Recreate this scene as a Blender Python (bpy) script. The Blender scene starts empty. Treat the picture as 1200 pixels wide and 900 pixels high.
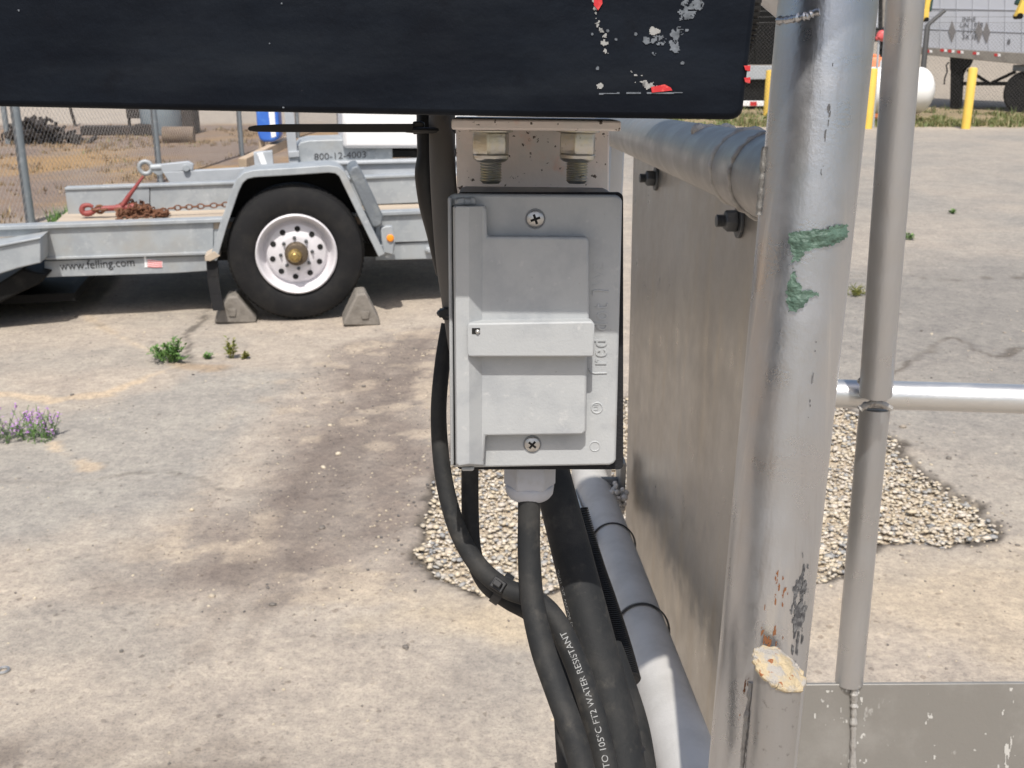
import bpy, bmesh, math, random
import numpy as np
from mathutils import Vector, Matrix
from mathutils.geometry import tessellate_polygon
random.seed(7); rng = np.random.default_rng(11)
S = bpy.context.scene; C = S.collection
R_ = math.radians

# ------------------------------------------------------------------ camera
FPX, TH, HC = 1250.0, R_(17.83), 1.6
cam = bpy.data.cameras.new('camera'); co = bpy.data.objects.new('camera', cam); C.objects.link(co)
co.location = (0, 0, HC); co.rotation_euler = (R_(90) - TH, 0, 0)
cam.sensor_width = 36; cam.lens = FPX / 1200 * 36; cam.clip_start = .02; cam.clip_end = 2000
cam.dof.use_dof = True; cam.dof.focus_distance = .50; cam.dof.aperture_fstop = 44
S.camera = co
# ------------------------------------------------------------------ light
SUN_EL, SUN_AZ = R_(60), R_(182)          # the sun stands behind the viewer
w = bpy.data.worlds.new('World'); S.world = w; w.use_nodes = True
nt = w.node_tree; sky = nt.nodes.new('ShaderNodeTexSky'); sky.sky_type = 'NISHITA'; sky.sun_disc = False
sky.sun_elevation = SUN_EL; sky.sun_rotation = SUN_AZ; sky.dust_density = 3.5; sky.air_density = 1.1; sky.ozone_density = .9
nt.nodes['Background'].inputs[1].default_value = .125
nt.links.new(sky.outputs[0], nt.nodes['Background'].inputs[0])
sl = bpy.data.lights.new('sun', 'SUN'); so = bpy.data.objects.new('sun', sl); C.objects.link(so)
sl.energy = 4.2; sl.angle = R_(.55); sl.color = (1, .96, .90)
so.rotation_euler = Vector((.018, math.cos(SUN_EL), -math.sin(SUN_EL))).to_track_quat('-Z', 'Y').to_euler()
S.view_settings.view_transform = 'Standard'; S.view_settings.look = 'None'
S.view_settings.exposure = 0.10; S.view_settings.gamma = 1
S.cycles.max_bounces = 6; S.cycles.use_denoising = True

# ------------------------------------------------------------------ rays, planes, frames
CR = Vector((1, 0, 0)); CF = Vector((0, math.cos(TH), -math.sin(TH))); CU = Vector((0, math.sin(TH), math.cos(TH)))
CO = Vector((0, 0, HC))
def ray(px, py): return CF + CR * ((px - 600) / FPX) + CU * ((450 - py) / FPX)
def W(px, py, d): return CO + ray(px, py) * d
def G(px, py, z=0.0):
    r = ray(px, py); return CO + r * ((z - HC) / r.z)
def atY(px, py, Y):
    r = ray(px, py); return CO + r * (Y / r.y)
class Frame:                               # X right, Y up, Z towards the viewer
    def __init__(s, o, x, y, z): s.o, s.x, s.y, s.z = o, x.normalized(), y.normalized(), z.normalized()
    def uv(s, px, py, h=0.0):
        r = ray(px, py); o = s.o + s.z * h
        q = CO + r * ((o - CO).dot(s.z) / r.dot(s.z)) - o
        return q.dot(s.x), q.dot(s.y)
    def p(s, u, v, h=0.0): return s.o + s.x * u + s.y * v + s.z * h
    def P(s, px, py, h=0.0):
        u, v = s.uv(px, py, h); return s.p(u, v, h)

# ------------------------------------------------------------------ noise
def vnoise(x, y, seed=0):
    x = np.asarray(x, float); y = np.asarray(y, float)
    xi = np.floor(x).astype(np.int64); yi = np.floor(y).astype(np.int64); xf = x - xi; yf = y - yi
    def h(a, b):
        n = (a * 374761393 + b * 668265263 + seed * 1442695041) & 0xffffffff
        n = ((n ^ (n >> 13)) * 1274126177) & 0xffffffff
        return ((n ^ (n >> 16)) & 0xffff) / 65535.0
    u = xf * xf * (3 - 2 * xf); v = yf * yf * (3 - 2 * yf)
    return (h(xi, yi) * (1 - u) + h(xi + 1, yi) * u) * (1 - v) + (h(xi, yi + 1) * (1 - u) + h(xi + 1, yi + 1) * u) * v
def fbm(x, y, seed=0, o=4):
    t = 0; a = .5; s = 0
    for k in range(o):
        t = t + a * vnoise(x * 2 ** k, y * 2 ** k, seed + k * 17); s += a; a *= .5
    return t / s
def poly_sd(x, y, poly):                   # signed distance, negative inside
    d = np.full(x.shape, 1e9); ins = np.zeros(x.shape, bool); n = len(poly)
    for i in range(n):
        ax, ay = poly[i]; bx, by = poly[(i + 1) % n]; ex, ey = bx - ax, by - ay
        t = np.clip(((x - ax) * ex + (y - ay) * ey) / (ex * ex + ey * ey + 1e-12), 0, 1)
        d = np.minimum(d, np.hypot(x - ax - t * ex, y - ay - t * ey))
        c = ((ay > y) != (by > y)) & (x < (bx - ax) * (y - ay) / (by - ay + 1e-12) + ax); ins ^= c
    return np.where(ins, -d, d)

# ------------------------------------------------------------------ materials
def srgb(r, g, b):
    f = lambda c: (c / 255) / 12.92 if c / 255 <= .04045 else ((c / 255 + .055) / 1.055) ** 2.4
    return (f(r), f(g), f(b))
def pmat(name, col, rough=.6, metal=0.0, var=(), bump=(), coord='Object', rvar=0.0, spec=.5):
    """var: (scale, colour, lo, hi, [stretch xyz], [detail]) noise layers mixed over col; bump: (scale, distance, [stretch])"""
    m = bpy.data.materials.new(name); m.use_nodes = True; t = m.node_tree; N = t.nodes; L = t.links
    b = N['Principled BSDF']; b.inputs['Metallic'].default_value = metal; b.inputs['Roughness'].default_value = rough
    b.inputs['Specular IOR Level'].default_value = spec
    tc = N.new('ShaderNodeTexCoord'); cur = None
    def noise(scale, st=None, det=6, seed=0.0):
        n = N.new('ShaderNodeTexNoise'); n.inputs['Scale'].default_value = scale; n.inputs['Detail'].default_value = det
        n.inputs['Roughness'].default_value = .62
        mp = N.new('ShaderNodeMapping'); L.new(tc.outputs[coord], mp.inputs[0]); mp.inputs['Location'].default_value = (seed, seed * 1.7, seed * .6)
        if st: mp.inputs['Scale'].default_value = st
        L.new(mp.outputs[0], n.inputs['Vector']); return n.outputs[0]
    for i, v in enumerate(var):
        f = noise(v[0], v[4] if len(v) > 4 else None, v[5] if len(v) > 5 else 6, 3.1 * i + 1.3)
        mr = N.new('ShaderNodeMapRange'); mr.interpolation_type = 'SMOOTHSTEP'
        mr.inputs[1].default_value = v[2]; mr.inputs[2].default_value = v[3]; L.new(f, mr.inputs[0])
        mx = N.new('ShaderNodeMix'); mx.data_type = 'RGBA'; L.new(mr.outputs[0], mx.inputs[0])
        if cur is None: mx.inputs[6].default_value = (*col, 1)
        else: L.new(cur, mx.inputs[6])
        mx.inputs[7].default_value = (*v[1], 1); cur = mx.outputs[2]
    if cur is not None: L.new(cur, b.inputs['Base Color'])
    else: b.inputs['Base Color'].default_value = (*col, 1)
    if rvar:
        f = noise(30, None, 5, 9.2); mr = N.new('ShaderNodeMapRange'); mr.inputs[1].default_value = .3; mr.inputs[2].default_value = .7
        mr.inputs[3].default_value = max(rough - rvar, .05); mr.inputs[4].default_value = min(rough + rvar, 1); L.new(f, mr.inputs[0]); L.new(mr.outputs[0], b.inputs['Roughness'])
    last = None
    for i, v in enumerate(bump):
        f = noise(v[0], v[2] if len(v) > 2 else None, 6, 5.5 + i * 2.2); bp = N.new('ShaderNodeBump')
        bp.inputs['Distance'].default_value = v[1]; bp.inputs['Strength'].default_value = 1.0; L.new(f, bp.inputs['Height'])
        if last: L.new(last, bp.inputs['Normal'])
        last = bp.outputs[0]
    if last: L.new(last, b.inputs['Normal'])
    return m
M = {}
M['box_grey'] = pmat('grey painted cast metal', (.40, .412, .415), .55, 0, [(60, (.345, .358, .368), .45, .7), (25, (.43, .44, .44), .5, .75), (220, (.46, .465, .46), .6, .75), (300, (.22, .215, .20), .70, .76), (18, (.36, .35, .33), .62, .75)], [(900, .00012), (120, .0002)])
M['gland'] = pmat('grey plastic gland', (.44, .45, .48), .5, 0, [(90, (.38, .38, .38), .5, .75)], [(600, .0001)])
M['gasket'] = pmat('black foam gasket', (.012, .012, .014), .9, 0, [(300, (.05, .05, .05), .6, .8)], [(900, .0006)])
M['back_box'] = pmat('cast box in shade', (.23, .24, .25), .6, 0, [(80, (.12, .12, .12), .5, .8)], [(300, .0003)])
M['screw'] = pmat('screw steel', (.55, .54, .52), .38, .85, [(400, (.25, .23, .2), .6, .75)], [(900, .0001)])
M['dark_gap'] = pmat('dark recess', (.01, .01, .01), .9)
M['beam'] = pmat('black painted steel', (.0032, .0048, .0085), .50, 0, [(14, (.0065, .0092, .0145), .45, .72, (1, 1, 2)), (5, (.009, .0125, .019), .48, .7, (1, 1, 3)), (3, (.012, .015, .020), .55, .72, (1, 1, 6)), (60, (.004, .005, .008), .55, .8), (350, (.03, .032, .036), .72, .8)], [(40, .0006), (500, .00015)], spec=.11, rvar=.12)
M['peel'] = pmat('old silver tape', (.15, .168, .19), .5, .1, [(200, (.06, .07, .08), .4, .7)], [(500, .0003)])
M['peel_light'] = pmat('old white residue', (.30, .30, .29), .7, 0, [(300, (.10, .10, .10), .5, .7)], [(500, .0003)])
M['red'] = pmat('red tape scrap', (.50, .025, .03), .4, 0, [(300, (.75, .12, .1), .5, .7)])
M['bracket'] = pmat('worn pinkish white paint', (.84, .77, .74), .55, 0, [(22, (.84, .47, .36), .56, .72), (40, (.76, .73, .71), .45, .65), (260, (.10, .08, .07), .62, .645)], [(300, .0004)])
M['bolt'] = pmat('yellow zinc', (.60, .58, .48), .30, .92, [(120, (.58, .58, .57), .4, .6), (350, (.16, .14, .1), .6, .75)], [(500, .0002)])
M['bolt_dark'] = pmat('dark weathered bolt', (.10, .105, .11), .5, .6, [(200, (.2, .2, .2), .55, .75)], [(500, .0003)])
def metal_pipe(name, a, b, rough, st, metal=.85, extra=()):
    return pmat(name, a, rough, metal, [(9, b, .35, .7, st), (45, tuple(c * .84 for c in a), .6, .8, st), (420, tuple(c * .6 for c in a), .73, .79)] + list(extra), [(60, .0004, st), (420, .00018)], rvar=.12)
M['post'] = metal_pipe('galvanised post', (.57, .58, .60), (.49, .50, .52), .33, (1, 1, .12), .92, [(300, (.28, .09, .02), .745, .77), (25, (.44, .43, .42), .66, .76, (1, 1, .25)), (110, (.49, .49, .50), .56, .68, (1, 1, .02)), (60, (.64, .635, .63), .58, .72, (1, 1, .03))])
M['rail'] = metal_pipe('weathered aluminium rail', (.36, .35, .335), (.28, .27, .26), .45, (.3, .3, 1), .8)
M['low_rail'] = pmat('dusty grey rail', (.54, .52, .49), .6, .05, [(20, (.46, .44, .41), .4, .7), (260, (.25, .24, .23), .68, .76)], [(400, .0003), (30, .0004)])
M['slim'] = metal_pipe('dull tube', (.55, .56, .575), (.46, .465, .475), .36, (1, 1, .2), .88)
M['bright_rail'] = metal_pipe('bright aluminium tube', (.68, .68, .67), (.58, .58, .57), .36, (.2, 1, 1), .8)
M['panel'] = pmat('brushed aluminium sheet', (.46, .445, .42), .36, .85, [(5, (.385, .36, .325), .35, .7, (1, 1, .5)), (3, (.52, .50, .46), .5, .75), (30, (.46, .42, .36), .5, .75, (1, 1, .15)), (240, (.2, .18, .16), .71, .77, (1, 1, .3))], [(20, .0006), (350, .0002, (1, 1, .2))], rvar=.1)
M['toe'] = pmat('scratched aluminium plate', (.29, .28, .26), .5, .5, [(12, (.35, .34, .32), .45, .7), (30, (.50, .49, .47), .64, .70, (1, 1, .5)), (200, (.22, .2, .18), .68, .76)], [(200, .0003)])
M['stub'] = metal_pipe('dirty galvanised stub', (.47, .47, .475), (.36, .355, .35), .36, (1, 1, .15), .8, [(180, (.27, .265, .26), .58, .72), (300, (.30, .12, .03), .70, .73), (60, (.50, .48, .46), .58, .7, (1, 1, .1))])
M['weld'] = pmat('weld bead', (.46, .445, .42), .6, .5, [(150, (.32, .30, .28), .45, .7)], [(250, .0012)])
M['rustcap'] = pmat('cream primer with rust specks', (.47, .38, .24), .65, 0, [(90, (.36, .335, .30), .46, .60), (190, (.28, .10, .03), .60, .64), (120, (.16, .15, .15), .63, .67)], [(220, .0024)])
M['green'] = pmat('sage green paint', (.085, .145, .11), .5, 0, [(150, (.06, .108, .082), .4, .65), (400, (.16, .22, .18), .68, .74)], [(140, .0016, (.4, 1, 1)), (500, .0004)])
M['rubber'] = pmat('dusty black cable', (.017, .018, .019), .68, 0, [(35, (.036, .035, .033), .42, .7), (90, (.058, .054, .048), .52, .78), (300, (.09, .085, .08), .68, .78)], [(500, .0002)], spec=.25)
M['hose'] = pmat('dark grey hose', (.115, .108, .10), .6, 0, [(30, (.135, .125, .115), .45, .75)], [(500, .0002)])
M['black'] = pmat('black plastic', (.012, .012, .013), .5, 0, [(80, (.022, .022, .022), .5, .75)])
M['print'] = pmat('grey white print', (.27, .275, .27), .6, 0, [(500, (.07, .07, .07), .5, .62)])
M['galv'] = pmat('galvanised steel', (.36, .385, .40), .55, .15, [(9, (.31, .335, .355), .42, .6), (22, (.44, .46, .47), .55, .72), (3, (.34, .34, .325), .5, .75), (50, (.25, .235, .21), .68, .8)], [(60, .0006)])
M['seam'] = pmat('trailer seam', (.40, .415, .45), .5)
M['galv2'] = pmat('grey painted steel', (.41, .435, .46), .45, .0, [(8, (.36, .385, .41), .4, .7)], [(80, .0004)])
M['galv_dk'] = pmat('grey tread plate', (.17, .19, .21), .5, .3, [(14, (.24, .26, .27), .45, .7)], [(60, .004)])
M['deck'] = pmat('dusty timber deck', (.46, .385, .30), .85, 0, [(6, (.39, .32, .25), .4, .7, (.3, 3, 1)), (40, (.35, .28, .22), .6, .8, (.3, 3, 1))], [(60, .002, (.3, 3, 1))])
M['tyre'] = pmat('tyre rubber', (.014, .014, .015), .75, 0, [(8, (.024, .023, .022), .4, .7), (60, (.032, .030, .027), .6, .8)], [(90, .001)], spec=.2)
M['rim'] = pmat('white wheel paint', (.64, .62, .64), .4, 0, [(14, (.54, .53, .54), .5, .75), (45, (.45, .36, .26), .70, .78)], [(60, .0004)])
M['brass'] = pmat('brass hub', (.42, .30, .11), .4, .7, [(60, (.2, .15, .08), .45, .7)])
M['hub'] = pmat('dark brown hub', (.10, .075, .05), .6, .3, [(60, (.2, .15, .1), .5, .7)])
M['amber'] = pmat('amber lens', (.85, .28, .02), .25)
M['concrete'] = pmat('old concrete', (.21, .19, .165), .9, 0, [(20, (.15, .135, .115), .4, .7), (90, (.27, .25, .225), .6, .75)], [(70, .004)])
M['redpaint'] = pmat('faded red paint', (.26, .05, .045), .55, 0, [(60, (.25, .09, .06), .5, .75)], [(90, .001)])
M['rust'] = pmat('rusty chain', (.15, .065, .035), .8, .1, [(60, (.26, .12, .06), .45, .7)], [(120, .001)])
M['white'] = pmat('white gloss paint', (.83, .83, .83), .35, 0, [(3, (.76, .76, .75), .5, .75)])
M['tankwhite'] = pmat('white tank paint', (.80, .80, .78), .35, 0, [(3, (.72, .71, .68), .5, .75)])
M['blue'] = pmat('blue plastic', (.045, .15, .55), .4, 0, [(9, (.07, .2, .6), .5, .7)])
M['orange'] = pmat('orange plastic', (.75, .24, .10), .5, 0, [(9, (.68, .28, .16), .5, .7)])
M['pinkred'] = pmat('faded red cap', (.60, .10, .10), .5, 0, [(20, (.68, .2, .18), .5, .7)])
M['yellow'] = pmat('yellow safety paint', (.80, .55, .10), .5, 0, [(5, (.76, .50, .10), .4, .7), (40, (.6, .42, .12), .66, .76)])
M['wood'] = pmat('weathered board', (.46, .36, .26), .85, 0, [(10, (.36, .28, .2), .4, .7)], [(50, .003)])
M['semi'] = pmat('white aluminium trailer skin', (.50, .52, .57), .45, .05, [(1.2, (.46, .48, .52), .45, .7), (9, (.35, .35, .35), .66, .8, (1, 1, .2))], [(4, .003)])
M['semi_rail'] = pmat('dirty lower rail', (.28, .26, .23), .6, .2, [(5, (.22, .2, .18), .45, .7)])
M['chassis'] = pmat('black chassis steel', (.008, .008, .008), .6, 0, [(9, (.022, .021, .019), .5, .75)], spec=.15)
M['ink'] = pmat('grey black lettering', (.06, .06, .065), .6)
M['placard'] = pmat('grey placard', (.25, .24, .24), .5, .3, [(6, (.32, .31, .30), .5, .7)])
M['fence'] = pmat('galvanised fence', (.23, .26, .28), .55, .4, [(12, (.32, .35, .37), .5, .7)])
M['wire'] = pmat('fence wire', (.42, .40, .37), .55, .3)
M['darkwire'] = pmat('dark fence wire', (.10, .10, .10), .6, .2)
M['debris'] = pmat('burnt scrap', (.035, .03, .028), .9, 0, [(12, (.08, .06, .05), .5, .7)])
M['drum'] = pmat('weathered blue grey steel', (.24, .29, .32), .6, .1, [(4, (.18, .22, .26), .45, .7), (14, (.2, .12, .07), .66, .75)])
M['brownpipe'] = pmat('brown culvert', (.16, .12, .09), .85, 0, [(6, (.22, .17, .12), .45, .7)])
def leafmat(name, a, b):
    m = pmat(name, a, .6, 0); t = m.node_tree; g = t.nodes.new('ShaderNodeNewGeometry'); r = t.nodes.new('ShaderNodeValToRGB')
    r.color_ramp.elements[0].color = (*a, 1); r.color_ramp.elements[1].color = (*b, 1)
    t.links.new(g.outputs['Random Per Island'], r.inputs[0]); t.links.new(r.outputs[0], t.nodes['Principled BSDF'].inputs['Base Color']); return m, r
M['leaf'], _ = leafmat('weed leaves', (.05, .12, .025), (.17, .29, .08))
M['leafy'], _ = leafmat('yellowish leaves', (.12, .16, .03), (.28, .26, .06))
M['purple'], _ = leafmat('purple blossoms', (.34, .12, .48), (.66, .36, .72))
M['grass'], _r = leafmat('roadside grass', (.07, .11, .03), (.30, .25, .13))
e = _r.color_ramp.elements.new(.5); e.color = (.14, .17, .05, 1)
M['drygrass'], _r = leafmat('dry grass', (.22, .155, .09), (.34, .25, .12))
e = _r.color_ramp.elements.new(.93); e.color = (.28, .20, .11, 1); e = _r.color_ramp.elements.new(.96); e.color = (.10, .16, .04, 1)
M['pebble'], _r = leafmat('pale gravel', (.24, .24, .24), (.56, .48, .37))
for p_, c_ in ((.12, (.33, .32, .30)), (.3, (.50, .42, .30)), (.55, (.55, .47, .35)), (.75, (.47, .41, .34)), (.9, (.62, .56, .47))):
    e = _r.color_ramp.elements.new(p_); e.color = (*c_, 1)
M['grit'], _r = leafmat('loose grit', (.09, .085, .08), (.58, .50, .38))
for p_, c_ in ((.35, (.16, .14, .12)), (.6, (.34, .29, .23)), (.85, (.52, .44, .32))):
    e = _r.color_ramp.elements.new(p_); e.color = (*c_, 1)

# ------------------------------------------------------------------ mesh builder
def perp(d):
    d = d.normalized(); a = Vector((0, 0, 1)) if abs(d.z) < .9 else Vector((1, 0, 0))
    x = d.cross(a).normalized(); return x, d.cross(x).normalized()
class MB:
    def __init__(s): s.v = []; s.f = []
    def add(s, vs, fs):
        o = len(s.v); s.v += [Vector(v) for v in vs]; s.f += [tuple(i + o for i in f) for f in fs]; return s
    def box(s, c, sx, sy, sz, X=Vector((1, 0, 0)), Y=Vector((0, 1, 0)), Z=Vector((0, 0, 1))):
        c = Vector(c); vs = [c + X * (i * sx / 2) + Y * (j * sy / 2) + Z * (k * sz / 2) for i in (-1, 1) for j in (-1, 1) for k in (-1, 1)]
        return s.add(vs, [(0, 1, 3, 2), (4, 6, 7, 5), (0, 4, 5, 1), (2, 3, 7, 6), (0, 2, 6, 4), (1, 5, 7, 3)])
    def tube(s, path, r, n=20, cap=True, smooth_k=0, flat=1.0):
        P = [Vector(p) for p in path]; rr = list(r) if hasattr(r, '__len__') else [r] * len(P)
        if smooth_k: P, rr = spline(P, rr, smooth_k)
        T = []
        for i in range(len(P)): T.append((P[min(i + 1, len(P) - 1)] - P[max(i - 1, 0)]).normalized())
        x, y = perp(T[0]); vs = []; fs = []
        for i, p in enumerate(P):
            if i:
                q = T[i - 1].rotation_difference(T[i]); x = q @ x; x = (x - T[i] * x.dot(T[i])).normalized(); y = T[i].cross(x)
            else: y = T[i].cross(x)
            for k in range(n):
                a = 2 * math.pi * k / n; vs.append(p + x * (math.cos(a) * rr[i]) + y * (math.sin(a) * rr[i] * flat))
        for i in range(len(P) - 1):
            for k in range(n):
                k2 = (k + 1) % n; fs.append((i * n + k, i * n + k2, (i + 1) * n + k2, (i + 1) * n + k))
        if cap: fs.append(tuple(reversed(range(n)))); fs.append(tuple(range((len(P) - 1) * n, len(P) * n)))
        return s.add(vs, fs)
    def cyl(s, a, b, r, n=20, r2=None): return s.tube([a, b], [r, r if r2 is None else r2], n)
    def lathe(s, prof, o, ax, n=32, X=None, cap=True):           # prof: (radius, along axis)
        o = Vector(o); ax = Vector(ax).normalized()
        if X is None: X, Y = perp(ax)
        else: Y = ax.cross(X)
        vs = []; fs = []
        for (r, h) in prof:
            for k in range(n):
                a = 2 * math.pi * k / n; vs.append(o + ax * h + X * (math.cos(a) * r) + Y * (math.sin(a) * r))
        for i in range(len(prof) - 1):
            for k in range(n):
                k2 = (k + 1) % n; fs.append((i * n + k, i * n + k2, (i + 1) * n + k2, (i + 1) * n + k))
        if cap and prof[0][0] > 1e-6: fs.append(tuple(reversed(range(n))))
        if cap and prof[-1][0] > 1e-6: fs.append(tuple(range((len(prof) - 1) * n, len(prof) * n)))
        return s.add(vs, fs)
    def prism(s, front, back):                          # two matching outlines
        n = len(front); fs = [tuple(range(n)), tuple(reversed(range(n, 2 * n)))]
        for i in range(n): fs.append((i, i + n, (i + 1) % n + n, (i + 1) % n))
        return s.add(list(front) + list(back), fs)
    def slab(s, F, px, h0, h1):                         # pixel outline laid on the plane h1 of a frame, given real thickness
        q = [F.uv(x, y, h1) for x, y in px]; return s.prism([F.p(u, v, h1) for u, v in q], [F.p(u, v, h0) for u, v in q])
    def torus(s, c, ax, R, r, n=28, m=8, X=None, sx=1.0):
        c = Vector(c); ax = Vector(ax).normalized()
        if X is None: X, Y = perp(ax)
        else: Y = ax.cross(X)
        vs = []; fs = []
        for i in range(n):
            a = 2 * math.pi * i / n; d = X * (math.cos(a)) + Y * math.sin(a); pc = c + X * (math.cos(a) * R * sx) + Y * (math.sin(a) * R)
            for j in range(m):
                b = 2 * math.pi * j / m; vs.append(pc + d * (math.cos(b) * r) + ax * (math.sin(b) * r))
        for i in range(n):
            for j in range(m): fs.append((i * m + j, ((i + 1) % n) * m + j, ((i + 1) % n) * m + (j + 1) % m, i * m + (j + 1) % m))
        return s.add(vs, fs)
    def sphere(s, c, r, n=12, m=8, sc=(1, 1, 1)):
        c = Vector(c); vs = [c + Vector((0, 0, r * sc[2]))]; fs = []
        for i in range(1, m):
            t = math.pi * i / m
            for k in range(n): a = 2 * math.pi * k / n; vs.append(c + Vector((math.sin(t) * math.cos(a) * r * sc[0], math.sin(t) * math.sin(a) * r * sc[1], math.cos(t) * r * sc[2])))
        vs.append(c - Vector((0, 0, r * sc[2]))); L = len(vs) - 1
        for k in range(n):
            fs.append((0, 1 + k, 1 + (k + 1) % n)); fs.append((L, 1 + (m - 2) * n + (k + 1) % n, 1 + (m - 2) * n + k))
            for i in range(m - 2): fs.append((1 + i * n + k, 1 + (i + 1) * n + k, 1 + (i + 1) * n + (k + 1) % n, 1 + i * n + (k + 1) % n))
        return s.add(vs, fs)
    def build(s, name, mat, parent=None, bevel=0, seg=2, smooth=35, base=None, nofix=False):
        v = [Vector(p) for p in s.v]
        if parent: o = parent.matrix_world.translation.copy() if False else Vector(parent['_o'])
        elif base is not None: o = Vector(base)
        else:
            mn = Vector((min(p.x for p in v), min(p.y for p in v), min(p.z for p in v))); mx = Vector((max(p.x for p in v), max(p.y for p in v), max(p.z for p in v)))
            o = Vector(((mn.x + mx.x) / 2, (mn.y + mx.y) / 2, mn.z))
        me = bpy.data.meshes.new(name); me.from_pydata([p - o for p in v], [], s.f); me.validate(); me.update()
        if not nofix:
            bm = bmesh.new(); bm.from_mesh(me); bmesh.ops.recalc_face_normals(bm, faces=bm.faces); bm.to_mesh(me); bm.free()
        if smooth: me.polygons.foreach_set('use_smooth', [True] * len(me.polygons)); me.set_sharp_from_angle(angle=R_(smooth))
        me.materials.append(M[mat]); ob = bpy.data.objects.new(name, me); C.objects.link(ob); ob['_o'] = tuple(o)
        if parent: ob.parent = parent
        else: ob.location = o
        if bevel:
            b = ob.modifiers.new('edge', 'BEVEL'); b.width = bevel; b.segments = seg; b.limit_method = 'ANGLE'; b.angle_limit = R_(40); b.use_clamp_overlap = True
        return ob
def spline(P, r, k):
    Q = []; rr = []; n = len(P)
    for i in range(n - 1):
        p0, p1, p2, p3 = P[max(i - 1, 0)], P[i], P[i + 1], P[min(i + 2, n - 1)]
        for j in range(k):
            t = j / k; t2 = t * t; t3 = t2 * t
            Q.append((p1 * 2 + (p2 - p0) * t + (p0 * 2 - p1 * 5 + p2 * 4 - p3) * t2 + (p1 * 3 - p0 - p2 * 3 + p3) * t3) * .5); rr.append(r[i] * (1 - t) + r[i + 1] * t)
    Q.append(P[-1]); rr.append(r[-1]); return Q, rr
def tag(o, label=None, cat=None, group=None, kind=None):
    if label: o['label'] = label
    if cat: o['category'] = cat
    if group: o['group'] = group
    if kind: o['kind'] = kind
    return o
def thing(name, label, cat, loc, group=None):
    o = bpy.data.objects.new(name, None); C.objects.link(o); o.location = loc; o['_o'] = tuple(loc); o.empty_display_size = .05
    return tag(o, label, cat, group)
def copy_tree(o, parent=None):
    c = o.copy(); C.objects.link(c); c.parent = parent
    for ch in [x for x in o.children]: copy_tree(ch, c)
    return c
def rrect(x0, y0, x1, y1, r, n=4):                       # rounded pixel rectangle
    pts = []
    for cx, cy, a0 in ((x1 - r, y0 + r, -90), (x1 - r, y1 - r, 0), (x0 + r, y1 - r, 90), (x0 + r, y0 + r, 180)):
        for k in range(n + 1): a = R_(a0 + 90 * k / n); pts.append((cx + r * math.cos(a), cy + r * math.sin(a)))
    return pts
def text_mesh(txt, size, extrude=0.0, align='LEFT', spacing=1.0):
    cu = bpy.data.curves.new('t', 'FONT'); cu.body = txt; cu.size = size; cu.extrude = extrude; cu.align_x = align; cu.space_character = spacing; cu.resolution_u = 3
    ob = bpy.data.objects.new('t', cu); C.objects.link(ob); bpy.context.view_layer.update()
    me = bpy.data.meshes.new_from_object(ob.evaluated_get(bpy.context.evaluated_depsgraph_get()))
    v = [tuple(p.co) for p in me.vertices]; f = [tuple(p.vertices) for p in me.polygons]
    bpy.data.objects.remove(ob); bpy.data.curves.remove(cu); bpy.data.meshes.remove(me); return v, f
def put_text(mb, txt, size, o, X, Y, Z, extrude=0.0, align='LEFT', spacing=1.0):
    v, f = text_mesh(txt, size, extrude, align, spacing); return mb.add([Vector(o) + X * a + Y * b + Z * c for a, b, c in v], f)
def mask_sheet(fn, u0, u1, v0, v1, du, pos):             # thin residue: the cells of a fine grid where fn is true
    U = np.arange(u0, u1, du); V = np.arange(v0, v1, du); gu, gv = np.meshgrid(U, V, indexing='ij'); m = fn(gu + du / 2, gv + du / 2)
    mb = MB(); idx = {}
    def vid(i, j):
        if (i, j) not in idx: idx[(i, j)] = len(mb.v); mb.v.append(pos(u0 + i * du, v0 + j * du))
        return idx[(i, j)]
    for i, j in np.argwhere(m): mb.f.append((vid(i, j), vid(i + 1, j), vid(i + 1, j + 1), vid(i, j + 1)))
    return mb
# ================================================================== GROUND
def gp(pts): return [(G(x, y).x, G(x, y).y) for x, y in pts]
PIT = gp([(478, 640), (500, 596), (516, 545), (560, 500), (700, 468), (985, 470), (1040, 505), (1085, 555), (1150, 592), (1168, 610), (1160, 632), (1050, 640), (960, 682), (800, 700), (660, 688), (560, 697), (500, 668)])
DIRT = gp([(455, 392), (540, 385), (530, 470), (520, 560), (500, 640), (470, 690), (385, 705), (320, 722), (205, 690), (200, 645), (270, 560), (310, 500), (360, 440), (405, 405)])
ASPH = gp([(-300, 470), (120, 475), (200, 440), (330, 428), (372, 440), (300, 520), (240, 585), (160, 620), (-300, 650)])
ASPH2 = gp([(1000, 330), (1090, 300), (1300, 330), (1400, 470), (1100, 440), (1020, 440)])
SAND = gp([(430, 735), (470, 700), (560, 705), (660, 690), (660, 760), (560, 740)])
SAND2 = gp([(930, 700), (1050, 655), (1170, 650), (1300, 700), (1150, 740), (980, 745)])
DARK_PATCH = gp([(-200, 885), (60, 868), (170, 880), (330, 885), (360, 960), (-200, 960)])
FENCE_A, FENCE_D = Vector((-4.43, 9.8, 0)), Vector((.0785, .9969, 0))
def ramp(d, a, b): return np.clip((d - a) / (b - a), 0, 1)
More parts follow.
